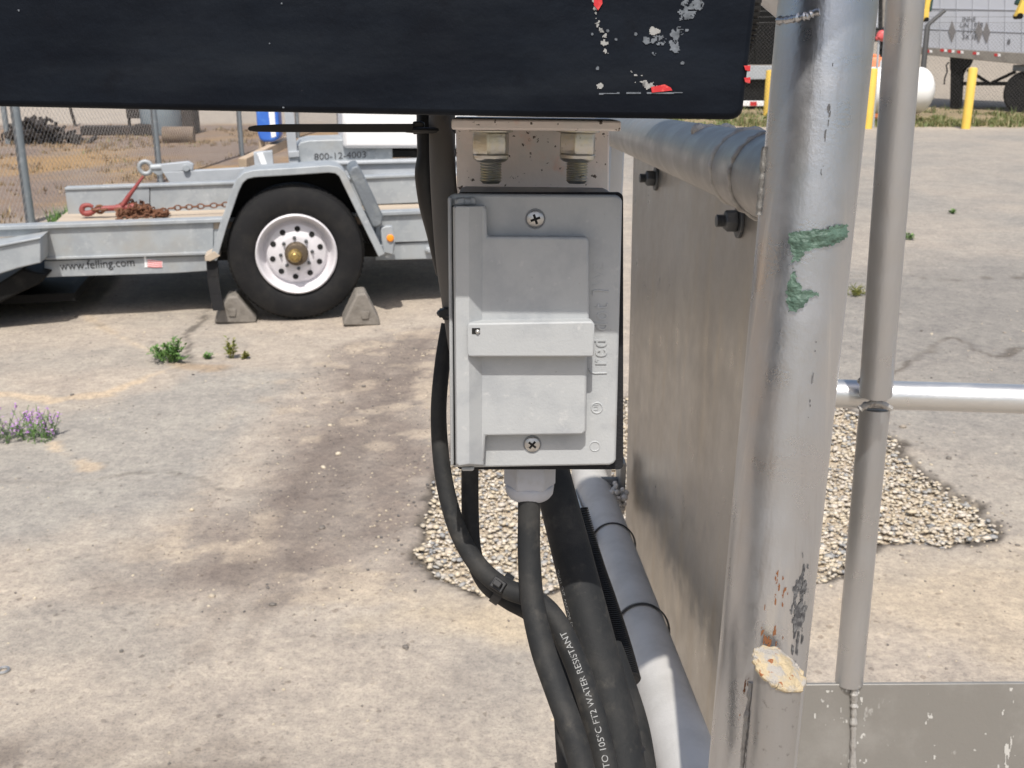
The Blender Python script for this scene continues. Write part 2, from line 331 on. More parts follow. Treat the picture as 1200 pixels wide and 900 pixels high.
def ground_height(x, y):
    n = (fbm(x * 3, y * 3, 3) - .5) * .016 + (fbm(x * .5, y * .5, 5) - .5) * .03
    d = poly_sd(x, y, PIT) + (fbm(x * 9, y * 9, 21) - .5) * .13
    near = (y < 8).astype(float)
    z = n * np.clip((30 - y) / 20, 0, 1) - .024 * (1 - ramp(d, -.04, .012)) * near
    dirt = poly_sd(x, y, DIRT)
    z = z + (fbm(x * 14, y * 14, 8) - .5) * .022 * (1 - ramp(dirt, -.15, .1)) * near
    z = z + .8 * np.clip((y - 33) / 12, 0, 1) * np.clip((x - 3) / 3, 0, 1)
    return z
def axis(a): return np.concatenate([np.arange(p, q, s) for p, q, s in a] + [[a[-1][1]]])
gx = axis([(-400, -60, 40), (-60, -12, 3), (-12, -4.4, .3), (-4.4, 4.4, .025), (4.4, 16, .3), (16, 60, 3), (60, 400, 40)])
gy = axis([(-60, -4, 4), (-4, 1.6, .4), (1.6, 7.2, .025), (7.2, 12, .08), (12, 32, .4), (32, 80, 2), (80, 1500, 60)])
X, Y = np.meshgrid(gx, gy, indexing='ij'); Z = ground_height(X, Y)
nx, ny = X.shape; I = np.arange(nx * ny).reshape(nx, ny)
me = bpy.data.meshes.new('ground'); V = np.stack([X, Y, Z], -1).reshape(-1, 3)
F = np.stack([I[:-1, :-1], I[1:, :-1], I[1:, 1:], I[:-1, 1:]], -1).reshape(-1, 4)
me.vertices.add(len(V)); me.vertices.foreach_set('co', V.ravel()); me.loops.add(F.size); me.loops.foreach_set('vertex_index', F.ravel())
me.polygons.add(len(F)); me.polygons.foreach_set('loop_start', np.arange(0, F.size, 4)); me.polygons.foreach_set('loop_total', np.full(len(F), 4)); me.update(); me.validate()
me.polygons.foreach_set('use_smooth', np.ones(len(F), bool))
# what the ground is made of, point by point (worn concrete, old asphalt, dirt, sand, soil of the lot behind the fence)
w1 = (fbm(X * 2.2, Y * 2.2, 31) - .5); w2 = (fbm(X * 9, Y * 9, 41) - .5)
col = np.empty(X.shape + (3,)); col[:] = (.392, .344, .290)
def lay(mask, c):
    global col
    m = np.clip(mask, 0, 1)[..., None]; col = col * (1 - m) + np.array(c) * m
lay(ramp(fbm(X * .9, Y * .9, 51), .45, .7) * .7, (.42, .362, .300))
lay(ramp(fbm(X * 1.6 + 4, Y * 2.6, 52), .5, .68) * .55, (.325, .30, .264))
asp = lambda P, s: 1 - ramp(poly_sd(X, Y, P) + w1 * .7 + w2 * .15, -s, s)
lay(asp(ASPH, .12) * .85, (.32, .302, .272)); lay(ramp(X + w1, .9, 1.8) * ramp(Y, 3.4, 4.6) * (1 - ramp(Y, 20, 21)) * (.45 + .4 * ramp(fbm(X * .8, Y * .8, 55), .4, .6)), (.265, .252, .232)); lay(asp(ASPH2, .4) * .8, (.235, .222, .204))
lay((1 - ramp(poly_sd(X, Y, DIRT) + w1 * .6 + w2 * .34, -.24, .16)) * (.72 + .35 * ramp(fbm(X * 5, Y * 5, 61), .3, .7)), (.215, .180, .155))
lay(ramp(fbm(X * 7, Y * 7, 62), .62, .7) * (1 - ramp(poly_sd(X, Y, DIRT), 0, .3)) * .7, (.44, .37, .29))
lay(asp(SAND, .1), (.46, .385, .288)); lay(asp(SAND2, .15) * .9, (.44, .37, .285))
lay(asp(DARK_PATCH, .06) * ramp(w2 + w1, -.3, .05), (.195, .165, .14))  # darker brown patch along the near left ground
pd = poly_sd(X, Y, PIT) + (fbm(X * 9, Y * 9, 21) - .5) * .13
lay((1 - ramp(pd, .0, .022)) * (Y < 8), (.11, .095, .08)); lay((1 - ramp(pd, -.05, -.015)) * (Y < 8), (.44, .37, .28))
# tan seams along old cracks
def seam(pts, wd, c, a=.9):
    q = gp(pts); d = np.full(X.shape, 9.)
    for i in range(len(q) - 1):
        ax, ay = q[i]; bx, by = q[i + 1]; ex, ey = bx - ax, by - ay; t = np.clip(((X - ax) * ex + (Y - ay) * ey) / (ex * ex + ey * ey), 0, 1); d = np.minimum(d, np.hypot(X - ax - t * ex, Y - ay - t * ey))
    lay((1 - ramp(d + w2 * .12 + w1 * .06, wd * .4, wd)) * a * (Y < 9), c)
seam([(-60, 455), (60, 470), (120, 462), (165, 446), (205, 430)], .05, (.50, .40, .29)); seam([(100, 368), (135, 392), (180, 412)], .035, (.47, .39, .30)); seam([(60, 520), (85, 540), (105, 548)], .03, (.48, .39, .29))
seam([(205, 428), (225, 430), (250, 432)], .07, (.36, .28, .20)); seam([(1080, 165), (1150, 200), (1290, 215)], .2, (.42, .38, .32), .5)
def crack(pts, wd=.006, c=(.12, .105, .09), a=.85, amp=.16):
    q = gp(pts); d = np.full(X.shape, 9.); xx = X + (fbm(X * 3, Y * 3, 131) - .5) * amp * 2 + (fbm(X * 14, Y * 14, 133) - .5) * amp * .35; yy = Y + (fbm(X * 3, Y * 3, 132) - .5) * amp * 2
    for i in range(len(q) - 1):
        ax, ay = q[i]; bx, by = q[i + 1]; ex, ey = bx - ax, by - ay; t = np.clip(((xx - ax) * ex + (yy - ay) * ey) / (ex * ex + ey * ey), 0, 1); d = np.minimum(d, np.hypot(xx - ax - t * ex, yy - ay - t * ey))
    lay((1 - ramp(d, wd, wd * 2.6)) * a * (.35 + .65 * ramp(fbm(X * 4, Y * 4, 134), .35, .55)) * (Y < 8), c)
crack([(950, 330), (1030, 318), (1120, 330), (1260, 322)], .010); crack([(1040, 440), (1120, 400), (1180, 420), (1280, 392)], .009); crack([(215, 440), (232, 380), (238, 360)], .010); crack([(-40, 560), (80, 575), (160, 560), (250, 575)], .008, a=.6); crack([(205, 430), (180, 412), (100, 368)], .006, a=.6); crack([(1090, 250), (1130, 215), (1250, 225)], .012, a=.6)
# faint tyre tracks through the dirt
for off in (0, .22): seam([(240 + off * 200, 760), (330 + off * 200, 600), (420 + off * 160, 470), (480 + off * 100, 395)], .07, (.17, .14, .12), .35)
# soil beyond the left fence
side = (X - FENCE_A.x) * FENCE_D.y - (Y - FENCE_A.y) * FENCE_D.x
soil = ramp(-side + w1 * .3, -.05, .25) * (Y < 60); far_l = (X < 2) & (Y > 10)
soil = np.maximum(soil, (ramp(Y + w1 * 1.2, 12.2, 12.8) * ramp(-X, -1.2, -.6)))
lay(soil, (.215, .165, .135)); lay(soil * ramp(fbm(X * 1.1, Y * .8, 71), .45, .6) * .9, (.33, .215, .105)); lay(soil * ramp(fbm(X * 2.3, Y * 2.3, 72), .58, .7) * .6, (.25, .205, .17))
lay(ramp(Y + w1 * 1.5, 21.5, 22.3) * (X < 3), (.37, .325, .275))
# verge on the right
verge = ramp(Y + w2 * .5, 21.2, 21.5) * (1 - ramp(Y, 27.5, 28.5)) * (X > 3)
lay(verge, (.28, .225, .14)); lay(ramp(Y, 27.5, 28.5) * (X > 3), (.33, .29, .24))
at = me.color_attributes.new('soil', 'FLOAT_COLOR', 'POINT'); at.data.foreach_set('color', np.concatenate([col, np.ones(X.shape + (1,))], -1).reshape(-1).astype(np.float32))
gm = bpy.data.materials.new('worn yard ground'); gm.use_nodes = True; t = gm.node_tree; N = t.nodes; L = t.links; b = N['Principled BSDF']; b.inputs['Roughness'].default_value = .92; b.inputs['Specular IOR Level'].default_value = .2
ca = N.new('ShaderNodeAttribute'); ca.attribute_name = 'soil'; tc = N.new('ShaderNodeTexCoord'); cur = ca.outputs[0]
def gno(sc, det, rough=.65):
    n = N.new('ShaderNodeTexNoise'); n.inputs['Scale'].default_value = sc; n.inputs['Detail'].default_value = det; n.inputs['Roughness'].default_value = rough; L.new(tc.outputs['Object'], n.inputs['Vector']); return n.outputs[0]
def gmul(f, a, b_, c0, c1, cur):
    r = N.new('ShaderNodeValToRGB'); r.color_ramp.elements[0].position = a; r.color_ramp.elements[1].position = b_; r.color_ramp.elements[0].color = (*c0, 1); r.color_ramp.elements[1].color = (*c1, 1); L.new(f, r.inputs[0])
    m = N.new('ShaderNodeMix'); m.data_type = 'RGBA'; m.blend_type = 'MULTIPLY'; m.inputs[0].default_value = 1; L.new(cur, m.inputs[6]); L.new(r.outputs[0], m.inputs[7]); return m.outputs[2]
cur = gmul(gno(3.5, 8), .3, .7, (.88, .88, .89), (1.12, 1.12, 1.10), cur); cur = gmul(gno(12, 6, .6), .3, .68, (.87, .87, .88), (1.11, 1.10, 1.09), cur)
cur = gmul(gno(38, 6, .7), .30, .70, (.78, .78, .80), (1.20, 1.19, 1.16), cur)
cur = gmul(gno(130, 4, .75), .30, .50, (.62, .62, .65), (1.03, 1.03, 1.02), cur)
v_ = N.new('ShaderNodeTexVoronoi'); v_.inputs['Scale'].default_value = 75; L.new(tc.outputs['Object'], v_.inputs['Vector'])
cur = gmul(v_.outputs['Color'], .05, .13, (.66, .64, .63), (1, 1, 1), cur)
L.new(cur, b.inputs['Base Color'])
bp = N.new('ShaderNodeBump'); bp.inputs['Distance'].default_value = .006; L.new(gno(60, 8, .7), bp.inputs['Height']); L.new(bp.outputs[0], b.inputs['Normal'])
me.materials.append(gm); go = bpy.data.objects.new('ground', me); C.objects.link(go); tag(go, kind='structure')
def gz(x, y): return float(ground_height(np.array([x]), np.array([y]))[0])
def GZ(px, py): p = G(px, py); p.z = gz(p.x, p.y); return p

# stones: many tiny lumps in one object each
ico = bmesh.new(); bmesh.ops.create_icosphere(ico, subdivisions=1, radius=1); icv = np.array([v.co[:] for v in ico.verts]); icf = np.array([[v.index for v in f.verts] for f in ico.faces]); ico.free()
def stones(name, pts, sizes, mat, flat=.62):
    n = len(pts); Vs = np.empty((n, len(icv), 3))
    for i in range(n):
        q = icv * (1 + rng.uniform(-.22, .22, (len(icv), 1))); s = sizes[i] * np.array([rng.uniform(.8, 1.35), rng.uniform(.65, 1.05), rng.uniform(.75, 1.1) * flat])
        a = rng.uniform(0, 6.28); q = q * s; tl = rng.uniform(-.35, .35); q = np.stack([q[:, 0], q[:, 1] * math.cos(tl) - q[:, 2] * math.sin(tl), q[:, 1] * math.sin(tl) + q[:, 2] * math.cos(tl)], -1)
        Vs[i] = np.stack([q[:, 0] * math.cos(a) - q[:, 1] * math.sin(a), q[:, 0] * math.sin(a) + q[:, 1] * math.cos(a), q[:, 2]], -1) + pts[i]
    Fs = (icf[None] + (np.arange(n) * len(icv))[:, None, None]).reshape(-1, 3)
    m = bpy.data.meshes.new(name); m.from_pydata(Vs.reshape(-1, 3).tolist(), [], Fs.tolist()); m.polygons.foreach_set('use_smooth', [True] * len(m.polygons)); m.materials.append(M[mat])
    o = bpy.data.objects.new(name, m); C.objects.link(o); return o
def scatter(n, x0, x1, y0, y1, accept):
    x = rng.uniform(x0, x1, n); y = rng.uniform(y0, y1, n); k = accept(x, y); return x[k], y[k]
px_ = [p[0] for p in PIT]; py_ = [p[1] for p in PIT]
sx, sy = scatter(21000, min(px_) - .1, max(px_) + .1, min(py_) - .1, max(py_) + .1, lambda x, y: poly_sd(x, y, PIT) + (fbm(x * 9, y * 9, 21) - .5) * .13 < -.012)
sz = ground_height(sx, sy); ss = rng.uniform(.0045, .0125, len(sx)) * np.where(rng.random(len(sx)) < .10, 1.5, 1)
tag(stones('pit_gravel', np.stack([sx, sy, sz + ss * .3 + rng.uniform(0, .014, len(sx))], -1), ss, 'pebble', .40), 'pale tan gravel filling the broken hole in the concrete', 'gravel', kind='stuff')
dens = lambda x, y: rng.random(len(x)) < .09 + .6 * (poly_sd(x, y, DIRT) < .05) + .8 * np.exp(-np.abs(poly_sd(x, y, PIT)) / .10)
sx, sy = scatter(16000, -3.2, 3.2, 2.0, 6.6, lambda x, y: dens(x, y) & (poly_sd(x, y, PIT) > -.01))
ss = rng.uniform(.0015, .0055, len(sx)) * np.where(rng.random(len(sx)) < .05, 2.4, 1) * np.where(np.abs(poly_sd(sx, sy, PIT)) < .16, 1.35, 1)
tag(stones('loose_grit', np.stack([sx, sy, ground_height(sx, sy) + ss * .2], -1), ss, 'grit'), 'loose stones and grit scattered over the worn concrete and dirt', 'stones', kind='stuff')

# ------------------------------------------------------------------ plants
def leaf_quad(mb, p, d, up, ln, wd):
    d = d.normalized(); s_ = d.cross(up)
    if s_.length < 1e-4: s_ = Vector((1, 0, 0))
    s_.normalize(); n_ = s_.cross(d)
    mb.add([p, p + d * ln * .45 + s_ * wd * .5 + n_ * ln * .06, p + d * ln - n_ * ln * .10, p + d * ln * .45 - s_ * wd * .5 + n_ * ln * .06], [(0, 1, 2), (0, 2, 3)])
def rvec(zmin=-.2): 
    a = random.uniform(0, 6.283); z = random.uniform(zmin, 1); r = math.sqrt(max(0, 1 - z * z)); return Vector((r * math.cos(a), r * math.sin(a), z))
def weed(px, py, hgt, wid, n, label, mat='leaf', ll=.035, lw=.016):
    o = GZ(px, py); t_ = thing('weed', label, 'weed', o); st = MB(); lf = MB()
    for k in range(n):
        a = random.uniform(0, 6.283); r = wid / 2 * math.sqrt(random.random()); tip = o + Vector((math.cos(a) * r, math.sin(a) * r * .8, hgt * random.uniform(.45, 1) * (1 - .5 * (2 * r / wid) ** 2)))
        rt = o + Vector((math.cos(a), math.sin(a), 0)) * r * .25
        mid = rt.lerp(tip, .5) + Vector((0, 0, hgt * .08)); st.tube([rt - Vector((0, 0, .01)), mid, tip], [.0022, .0018, .001], 5)
        for q in range(9):
            f = random.uniform(.25, 1.0); b_ = rt.lerp(tip, f); leaf_quad(lf, b_, (rvec(-.1) + Vector((math.cos(a), math.sin(a), .3)) * .5), Vector((0, 0, 1)), ll * random.uniform(.6, 1.2), lw * random.uniform(.7, 1.2))
    st.build('stem', mat, t_, smooth=0, nofix=True); lf.build('leaves', mat, t_, smooth=0, nofix=True); return t_
weed(200, 424, .13, .22, 34, 'bushy dark green weed growing from the concrete in front of the trailer wheel')
weed(242, 421, .035, .06, 7, 'tiny green sprout between the bushy weed and the thin upright weed', ll=.02)
weed(271, 420, .12, .09, 9, 'thin upright olive weed in front of the concrete chocks', 'leafy', .03)
weed(287, 420, .04, .06, 7, 'small yellowish sprout at the foot of the thin upright weed', 'leafy', .02)
weed(1000, 347, .06, .15, 12, 'yellowish grass tuft just right of the thick post', 'leafy', .05, .006)
weed(1065, 281, .07, .09, 9, 'small green weed just right of the slim upper tube', ll=.03)
weed(1117, 250, .05, .10, 9, 'small green weed farthest out on the open concrete', ll=.03)
for (px, py, wd) in ((12, 514, .22), (42, 512, .26), (70, 514, .12)): pass
o = GZ(34, 515); fl = thing('flowering_weed', 'low purple flowering weed in a crack of the concrete at the left edge', 'flowers', o); st = MB(); lf = MB(); bl = MB()
for k in range(85):
    rt = o + Vector((random.uniform(-.26, .10), random.uniform(-.07, .07), -.01)); h_ = random.uniform(.05, .15); tip = rt + Vector((random.uniform(-.05, .07), random.uniform(-.04, .04), h_)); st.tube([rt, rt.lerp(tip, .5) + Vector((.006, 0, .008)), tip], .0012, 4)
    for q in range(7): leaf_quad(lf, rt.lerp(tip, random.uniform(.05, .85)), rvec(-.1), Vector((0, 0, 1)), random.uniform(.012, .026), .007)
    if random.random() < .62:
        for q in range(12): leaf_quad(bl, rt.lerp(tip, random.uniform(.62, 1.02)) + rvec(-1) * .006, rvec(-.3), Vector((0, 0, 1)), random.uniform(.008, .015), .008)
st.build('stem', 'leaf', fl, smooth=0, nofix=True); lf.build('leaves', 'leaf', fl, smooth=0, nofix=True); bl.build('blossoms', 'purple', fl, smooth=0, nofix=True)
def blades(name, x, y, hts, mat, label, wd=.012, per=5):
    Vs = []; Fs = []
    zz = ground_height(x, y)
    for i in range(len(x)):
        for k in range(per):
            a = random.uniform(0, 6.283); h_ = hts[i] * random.uniform(.5, 1.1); le = random.uniform(.1, .6) * h_; bx = x[i] + random.uniform(-.05, .05); by = y[i] + random.uniform(-.05, .05); n0 = len(Vs)
            cx, cy = math.cos(a), math.sin(a); Vs += [(bx - cy * wd, by + cx * wd, zz[i]), (bx + cy * wd, by - cx * wd, zz[i]), (bx + cx * le, by + cy * le, zz[i] + h_)]; Fs.append((n0, n0 + 1, n0 + 2))
    m = bpy.data.meshes.new(name); m.from_pydata(Vs, [], Fs); m.materials.append(M[mat]); o_ = bpy.data.objects.new(name, m); C.objects.link(o_); return tag(o_, label, 'grass', kind='stuff')
gx_, gy_ = scatter(5500, 3.2, 16, 21.3, 27.5, lambda x, y: (rng.random(len(x)) < np.clip(1.15 - (y - 21.3) / 6, .15, 1)) & (fbm(x * .8, y * .8, 81) > .41))
blades('verge_grass', gx_, gy_, rng.uniform(.03, .11, len(gx_)) * (1 + 1.3 * (rng.random(len(gx_)) < .12)) * (.6 + .9 * fbm(gx_ * .7, gy_ * .7, 83)), 'grass', 'green and straw coloured grass on the verge around the yellow bollards', .014, 6)
gx_, gy_ = scatter(6000, -9, 1.0, 9.5, 21.5, lambda x, y: ((x - FENCE_A.x) * FENCE_D.y - (y - FENCE_A.y) * FENCE_D.x < -.02) & (fbm(x * .9, y * .9, 91) > .48))
blades('dry_grass', gx_, gy_, rng.uniform(.02, .08, len(gx_)), 'drygrass', 'dry straw coloured grass on the dirt lot behind the chain link fence', .010, 5)
gx_, gy_ = scatter(900, -4.2, -2.9, 9.6, 11.2, lambda x, y: fbm(x * 1.5, y * 1.5, 95) > .40)
blades('green_grass', gx_, gy_, rng.uniform(.06, .2, len(gx_)), 'leaf', 'fresh green grass along the foot of the fence behind the trailer', .010, 5)
# ================================================================== FLATBED TRAILER (left)
tt = Vector((.981, .194, 0)).normalized(); tn = Vector((tt.y, -tt.x, 0)); ZU = Vector((0, 0, 1))
o = G(347, 377); FT = Frame(o, tt, ZU, tn)
tr = thing('flatbed_trailer', 'galvanised flatbed equipment trailer with a dusty deck and one big wheel under a fender', 'trailer', o)
H0 = -.25
def plank(name, mat, px, h0, h1, parent, bevel=.003, F=FT): return MB().slab(F, px, h0, h1).build(name, mat, parent, bevel)
# side frame: upper channel, lower plate, top flange (left and right of the wheel are one member)
def edge(x, y0, s): return y0 + s * x
fr = MB(); fr.slab(FT, [(48, 266), (250, 258), (250, 299), (48, 304)], -.40, H0)            # upper web left
fr.slab(FT, [(440, 252), (640, 243), (640, 278), (440, 285)], -.40, H0)
fr.slab(FT, [(250, 258.5), (440, 252), (440, 284.5), (250, 298)], -.40, H0 - .012)
fr.slab(FT, [(-160, 272), (48, 266), (48, 276), (-160, 284)], -.40, H0)
fr.build('side_channel', 'galv', tr, .004)
plank('top_flange', 'galv', [(-160, 271), (250, 256.5), (640, 241), (640, 245), (250, 261), (-160, 275.5)], -.33, H0 + .022, tr)
plank('upper_lip', 'galv', [(48, 302), (250, 295), (250, 298.5), (48, 305)], -.30, H0 + .012, tr)
lp = plank('lower_plate', 'galv', [(52, 306), (250, 299), (250, 317), (205, 320), (52, 325)], -.42, H0 - .014, tr)
plank('lower_plate', 'galv', [(440, 286.5), (640, 277), (640, 297), (520, 303), (440, 305)], -.42, H0 - .014, tr)
mb = MB(); p = FT.P(502, 293, H0); mb.lathe([(.022, -.02), (.022, .012), (.013, .016), (.013, .03)], p, tn, 6); mb.build('frame_bolt', 'galv', tr, .002)
# lettering on the lower plate
tx = MB(); a = FT.P(70.5, 316.6, H0 - .013); b_ = FT.P(158, 312.4, H0 - .013); put_text(tx, 'www.felling.com', .070, a, (b_ - a).normalized(), ZU, tn, .001)
wd_ = max((v - a).dot((b_ - a).normalized()) for v in tx.v); sc_ = (b_ - a).length / wd_
ux = (b_ - a).normalized(); tx.v = [a + ux * ((v - a).dot(ux) * sc_) + ZU * (v - a).dot(ZU) + tn * .002 for v in tx.v]; tx.build('lettering', 'ink', tr, smooth=0)
fs = MB(); fs.slab(FT, [(168.5, 299.5), (171, 299.2), (172.5, 313.3), (169.7, 313.6)], H0 - .012, H0 - .010); st_ = fs.build('flag_sticker', 'white', tr, smooth=0)
fr_ = MB()
for k in range(4): fr_.slab(FT, [(173, 304.2 + k * 2.4), (181, 305.4 + k * 2.3), (190, 306.4 + k * 1.9), (190, 307.5 + k * 1.9), (181, 306.6 + k * 2.3), (173, 305.5 + k * 2.4)], H0 - .012, H0 - .009)
M['flagred'] = pmat('faded sticker red', (.72, .22, .22), .5); st2 = fr_.build('flag_stripes', 'flagred', tr, smooth=0)
fs = MB().slab(FT, [(172.5, 303.5), (190.5, 306), (190.5, 313.3), (181, 313), (172.5, 313)], H0 - .013, H0 - .0105).build('flag_field', 'white', tr, smooth=0)
# deck and upright boards
zd = FT.P(150, 262, H0).z
dk = MB(); q = [FT.p(u, zd, h) for u, h in ((FT.uv(60, 264, H0)[0], H0 - .01), (FT.uv(640, 264, H0)[0], H0 - .01), (FT.uv(640, 264, H0)[0], -2.2), (FT.uv(76, 258, -.7)[0], -2.2), (FT.uv(76, 258, -.7)[0], -.68))]
dk.prism(q, [v - ZU * .05 for v in q]); dk.build('deck', 'deck', tr); m = MB(); m.box(FT.p(-.05, zd - .09, -1.2), 2.7, 1.6, .06, tt, tn, ZU); m.build('underframe', 'chassis', tr); m = MB(); m.box(FT.p(-2.6, .13, -1.2), 2.6, 1.7, .05, tt, tn, ZU); m.build('ramp_shade_plate', 'chassis', tr)  # low plate under the ramp added to keep the ground there shaded
plank('deck_board', 'galv', [(76, 221.5), (175, 218.5), (175, 248), (80, 252)], -.76, -.70, tr)
plank('deck_board', 'galv', [(176, 218.5), (300, 214), (520, 205), (520, 236), (300, 246), (176, 250)], -.76, -.705, tr)
plank('deck_board_cap', 'galv', [(75.5, 220), (300, 212), (520, 203), (520, 206), (300, 215.2), (75.5, 223)], -.78, -.69, tr)
# loading ramp hinge piece at the left end
rp = MB(); rp.slab(FT, [(-120, 301), (0, 289), (47, 279.5), (48, 308), (22, 314), (0, 321), (-120, 345)], -.25, -.04); rp.build('ramp_arm', 'galv', tr, .006)
plank('ramp_cap', 'galv', [(-120, 298), (0, 286.5), (47.5, 278), (47.5, 280), (0, 289.5), (-120, 302)], -.27, -.025, tr)
rw = MB(); rw.slab(FT, [(26, 315), (38, 318.5), (56, 322), (46, 333), (20, 345), (-10, 360), (-120, 415), (-120, 385), (0, 331)], -.9, -.12); rw.build('ramp_foot', 'chassis', tr, .01)
# axle, far wheels, underside
ub = MB(); ub.box(FT.p(0, .40, -.95), .12, .9, .12, tt, tn, ZU); ub.build('axle', 'chassis', tr)
# wheel
wc = FT.P(347.5, 298, 0); Rw = .400
whl = MB(); whl.lathe([(.235, -.22), (.33, -.245), (.385, -.215), (.398, -.18), (.400, -.13), (.400, -.09), (.396, -.045), (.382, -.016), (.35, -.002), (.31, .004), (.27, .002), (.245, -.008), (.232, -.02), (.228, -.06), (.228, -.22)], wc, tn, 64)
tyre = whl.build('wheel', 'tyre', tr)
tread = MB()
for k in range(76):
    a = 2 * math.pi * k / 76; d = tt * math.cos(a) + ZU * math.sin(a); e_ = tt * -math.sin(a) + ZU * math.cos(a)
    tread.box(wc + d * .3975 - tn * .075, .006, .05, .020, d, tn, e_)
tread.build('tread_block', 'tyre', tyre, smooth=0)
rim = MB(); rim.lathe([(.236, -.022), (.236, .004), (.228, .010), (.220, .004), (.214, -.015), (.206, -.05), (.196, -.075), (.188, -.082), (.180, -.076), (.172, -.058), (.165, -.052), (.122, -.045), (.112, -.037), (.09, -.035), (.06, -.035), (.0, -.035)], wc, tn, 64, None, False); rim.build('rim', 'rim', tyre, smooth=50)
for k in range(10):
    hl = MB()
    a = 2 * math.pi * (k + .35) / 10; d = tt * math.cos(a) + ZU * math.sin(a); e_ = tt * -math.sin(a) + ZU * math.cos(a); c_ = wc + d * .143 - tn * .0475
    hl.lathe([(0, .0030), (.0165, .0026), (.017, -.006)], c_, (tn + d * .18), 14); hl.build('rim_hole', 'dark_gap', tyre)
for k in range(8):
    nutm = MB()
    a = 2 * math.pi * (k + .1) / 8; d = tt * math.cos(a) + ZU * math.sin(a); nutm.lathe([(.011, -.06), (.011, -.028), (.006, -.026), (.006, -.014)], wc + d * .092, tn, 6); nutm.build('wheel_nut', 'bolt_dark', tyre)
hb = MB(); hb.lathe([(.070, -.05), (.068, .0), (.062, .012), (.04, .018), (0, .018)], wc, tn, 32); hb.build('hub', 'hub', tyre, .003)
hb = MB(); hb.lathe([(.040, .01), (.040, .03), (.033, .042), (.022, .046), (.022, .060), (.016, .065), (0, .065)], wc - tt * .010 - ZU * .004, tn, 28); hb.build('hub_cap', 'brass', tyre, .002)
# fender: bent strip over the wheel
def strip(pts, th):
    inn = []
    for i, (x, y) in enumerate(pts):
        a = pts[max(i - 1, 0)]; c = pts[min(i + 1, len(pts) - 1)]; dx, dy = c[0] - a[0], c[1] - a[1]; l = math.hypot(dx, dy); inn.append((x - dy / l * th, y + dx / l * th))
    return inn
fo = [(246, 303), (258, 262), (272, 221), (278, 209), (286, 202), (297, 199), (340, 196.5), (385, 193.5), (396, 195), (404, 201), (409, 211), (430, 254), (451, 297)]
fi = strip(fo, 8.5); fm = MB(); q0 = [FT.uv(*p_, 0) for p_ in fo]; q1 = [FT.uv(*p_, 0) for p_ in fi]; n = len(fo)
for i in range(n - 1):
    fm.prism([FT.p(*q0[i], .015), FT.p(*q0[i + 1], .015), FT.p(*q1[i + 1], .015), FT.p(*q1[i], .015)], [FT.p(*q0[i], -.27), FT.p(*q0[i + 1], -.27), FT.p(*q1[i + 1], -.27), FT.p(*q1[i], -.27)])
bm = bmesh.new()
fm2 = MB()                                               # welded single strip
ring = []
for i in range(n): ring.append([FT.p(*q0[i], .015), FT.p(*q1[i], .015), FT.p(*q1[i], -.27), FT.p(*q0[i], -.27)])
vs = [v for r_ in ring for v in r_]; f_ = []
for i in range(n - 1):
    for k in range(4): f_.append((i * 4 + k, i * 4 + (k + 1) % 4, (i + 1) * 4 + (k + 1) % 4, (i + 1) * 4 + k))
f_ += [(0, 1, 2, 3), tuple((n - 1) * 4 + k for k in (3, 2, 1, 0))]
fm2.add(vs, f_); fm2.build('fender', 'galv', tr, .004, 2, 40)
MB().slab(FT, [(x, y) for x, y in fi] , -.275, -.262).build('wheel_well_shade', 'chassis', tr)  # black plate behind the wheel stands for the fender's inner shade
fb = MB(); fb.slab(FT, [(240, 300), (251, 294.5), (258, 300), (247, 306), (240, 306)], -.12, .02); fb.build('fender_foot', 'deck', tr, .003)
ff = MB(); pth = [FT.P(249, 306, -.02), FT.P(250, 325, -.01), FT.P(253, 345, .01), FT.P(257, 364, .03)]
for i in range(3): ff.prism([pth[i] - tt * .035, pth[i] + tt * .03, pth[i + 1] + tt * .03, pth[i + 1] - tt * .035], [v - tn * .02 for v in (pth[i] - tt * .035, pth[i] + tt * .03, pth[i + 1] + tt * .03, pth[i + 1] - tt * .035)])
ff.build('mud_flap', 'tyre', tr, .002)
tp = MB(); tp.slab(FT, [(408, 203), (412, 196), (420, 193.5), (427, 206), (449, 253), (447.5, 264), (441, 267), (436, 266)], -.30, .005); tp.build('tread_step', 'galv_dk', tr, .012, 3)
lb = MB(); lb.slab(FT, [(446, 268), (452, 265), (460, 265), (462, 284), (461, 299), (449, 296)], -.07, -.015); lb.build('light_bracket', 'galv', tr, .006)
lb = MB(); p = FT.P(457.3, 279, -.013); lb.lathe([(.022, -.004), (.022, .006), (.016, .012), (0, .014)], p, tn, 20); L_ = lb.build('marker_light', 'amber', tr)
lb = MB(); lb.slab(FT, [(446, 288), (463, 284), (463, 291), (458, 302), (452, 302)], -.20, -.03); lb.build('light_foot', 'galv', tr, .003)
# wheel chocks
def chock(px0, px1, pxt, yb, yt, label, f):
    c = G((px0 + px1) / 2, yb); t_ = thing('wheel_chock', label, 'wheel chock', c, 'concrete chocks at the trailer wheel')
    Fc = Frame(c, tt, ZU, tn); m = MB(); q = [(px0, yb), (px0 + 1, yb - 6), (pxt - 6, yt + 1), (pxt + 5, yt), (px1 - 1, yb - 7), (px1, yb)]; m.slab(Fc, q, -.20, 0); m.build('block', 'concrete', t_, .012, 3)
    m = MB(); m.slab(Fc, [(f - 5, yb - 17), (f + 5, yb - 17), (f + 4, yb - 8), (f - 4, yb - 8)], .001, .008); m.build('cast_handle', 'concrete', t_, .003)
chock(251, 301, 273, 379, 347, 'grey concrete wedge chock left of the trailer wheel beside the mud flap', 272)
chock(402, 446, 424, 382, 344, 'grey concrete wedge chock right of the trailer wheel', 428)
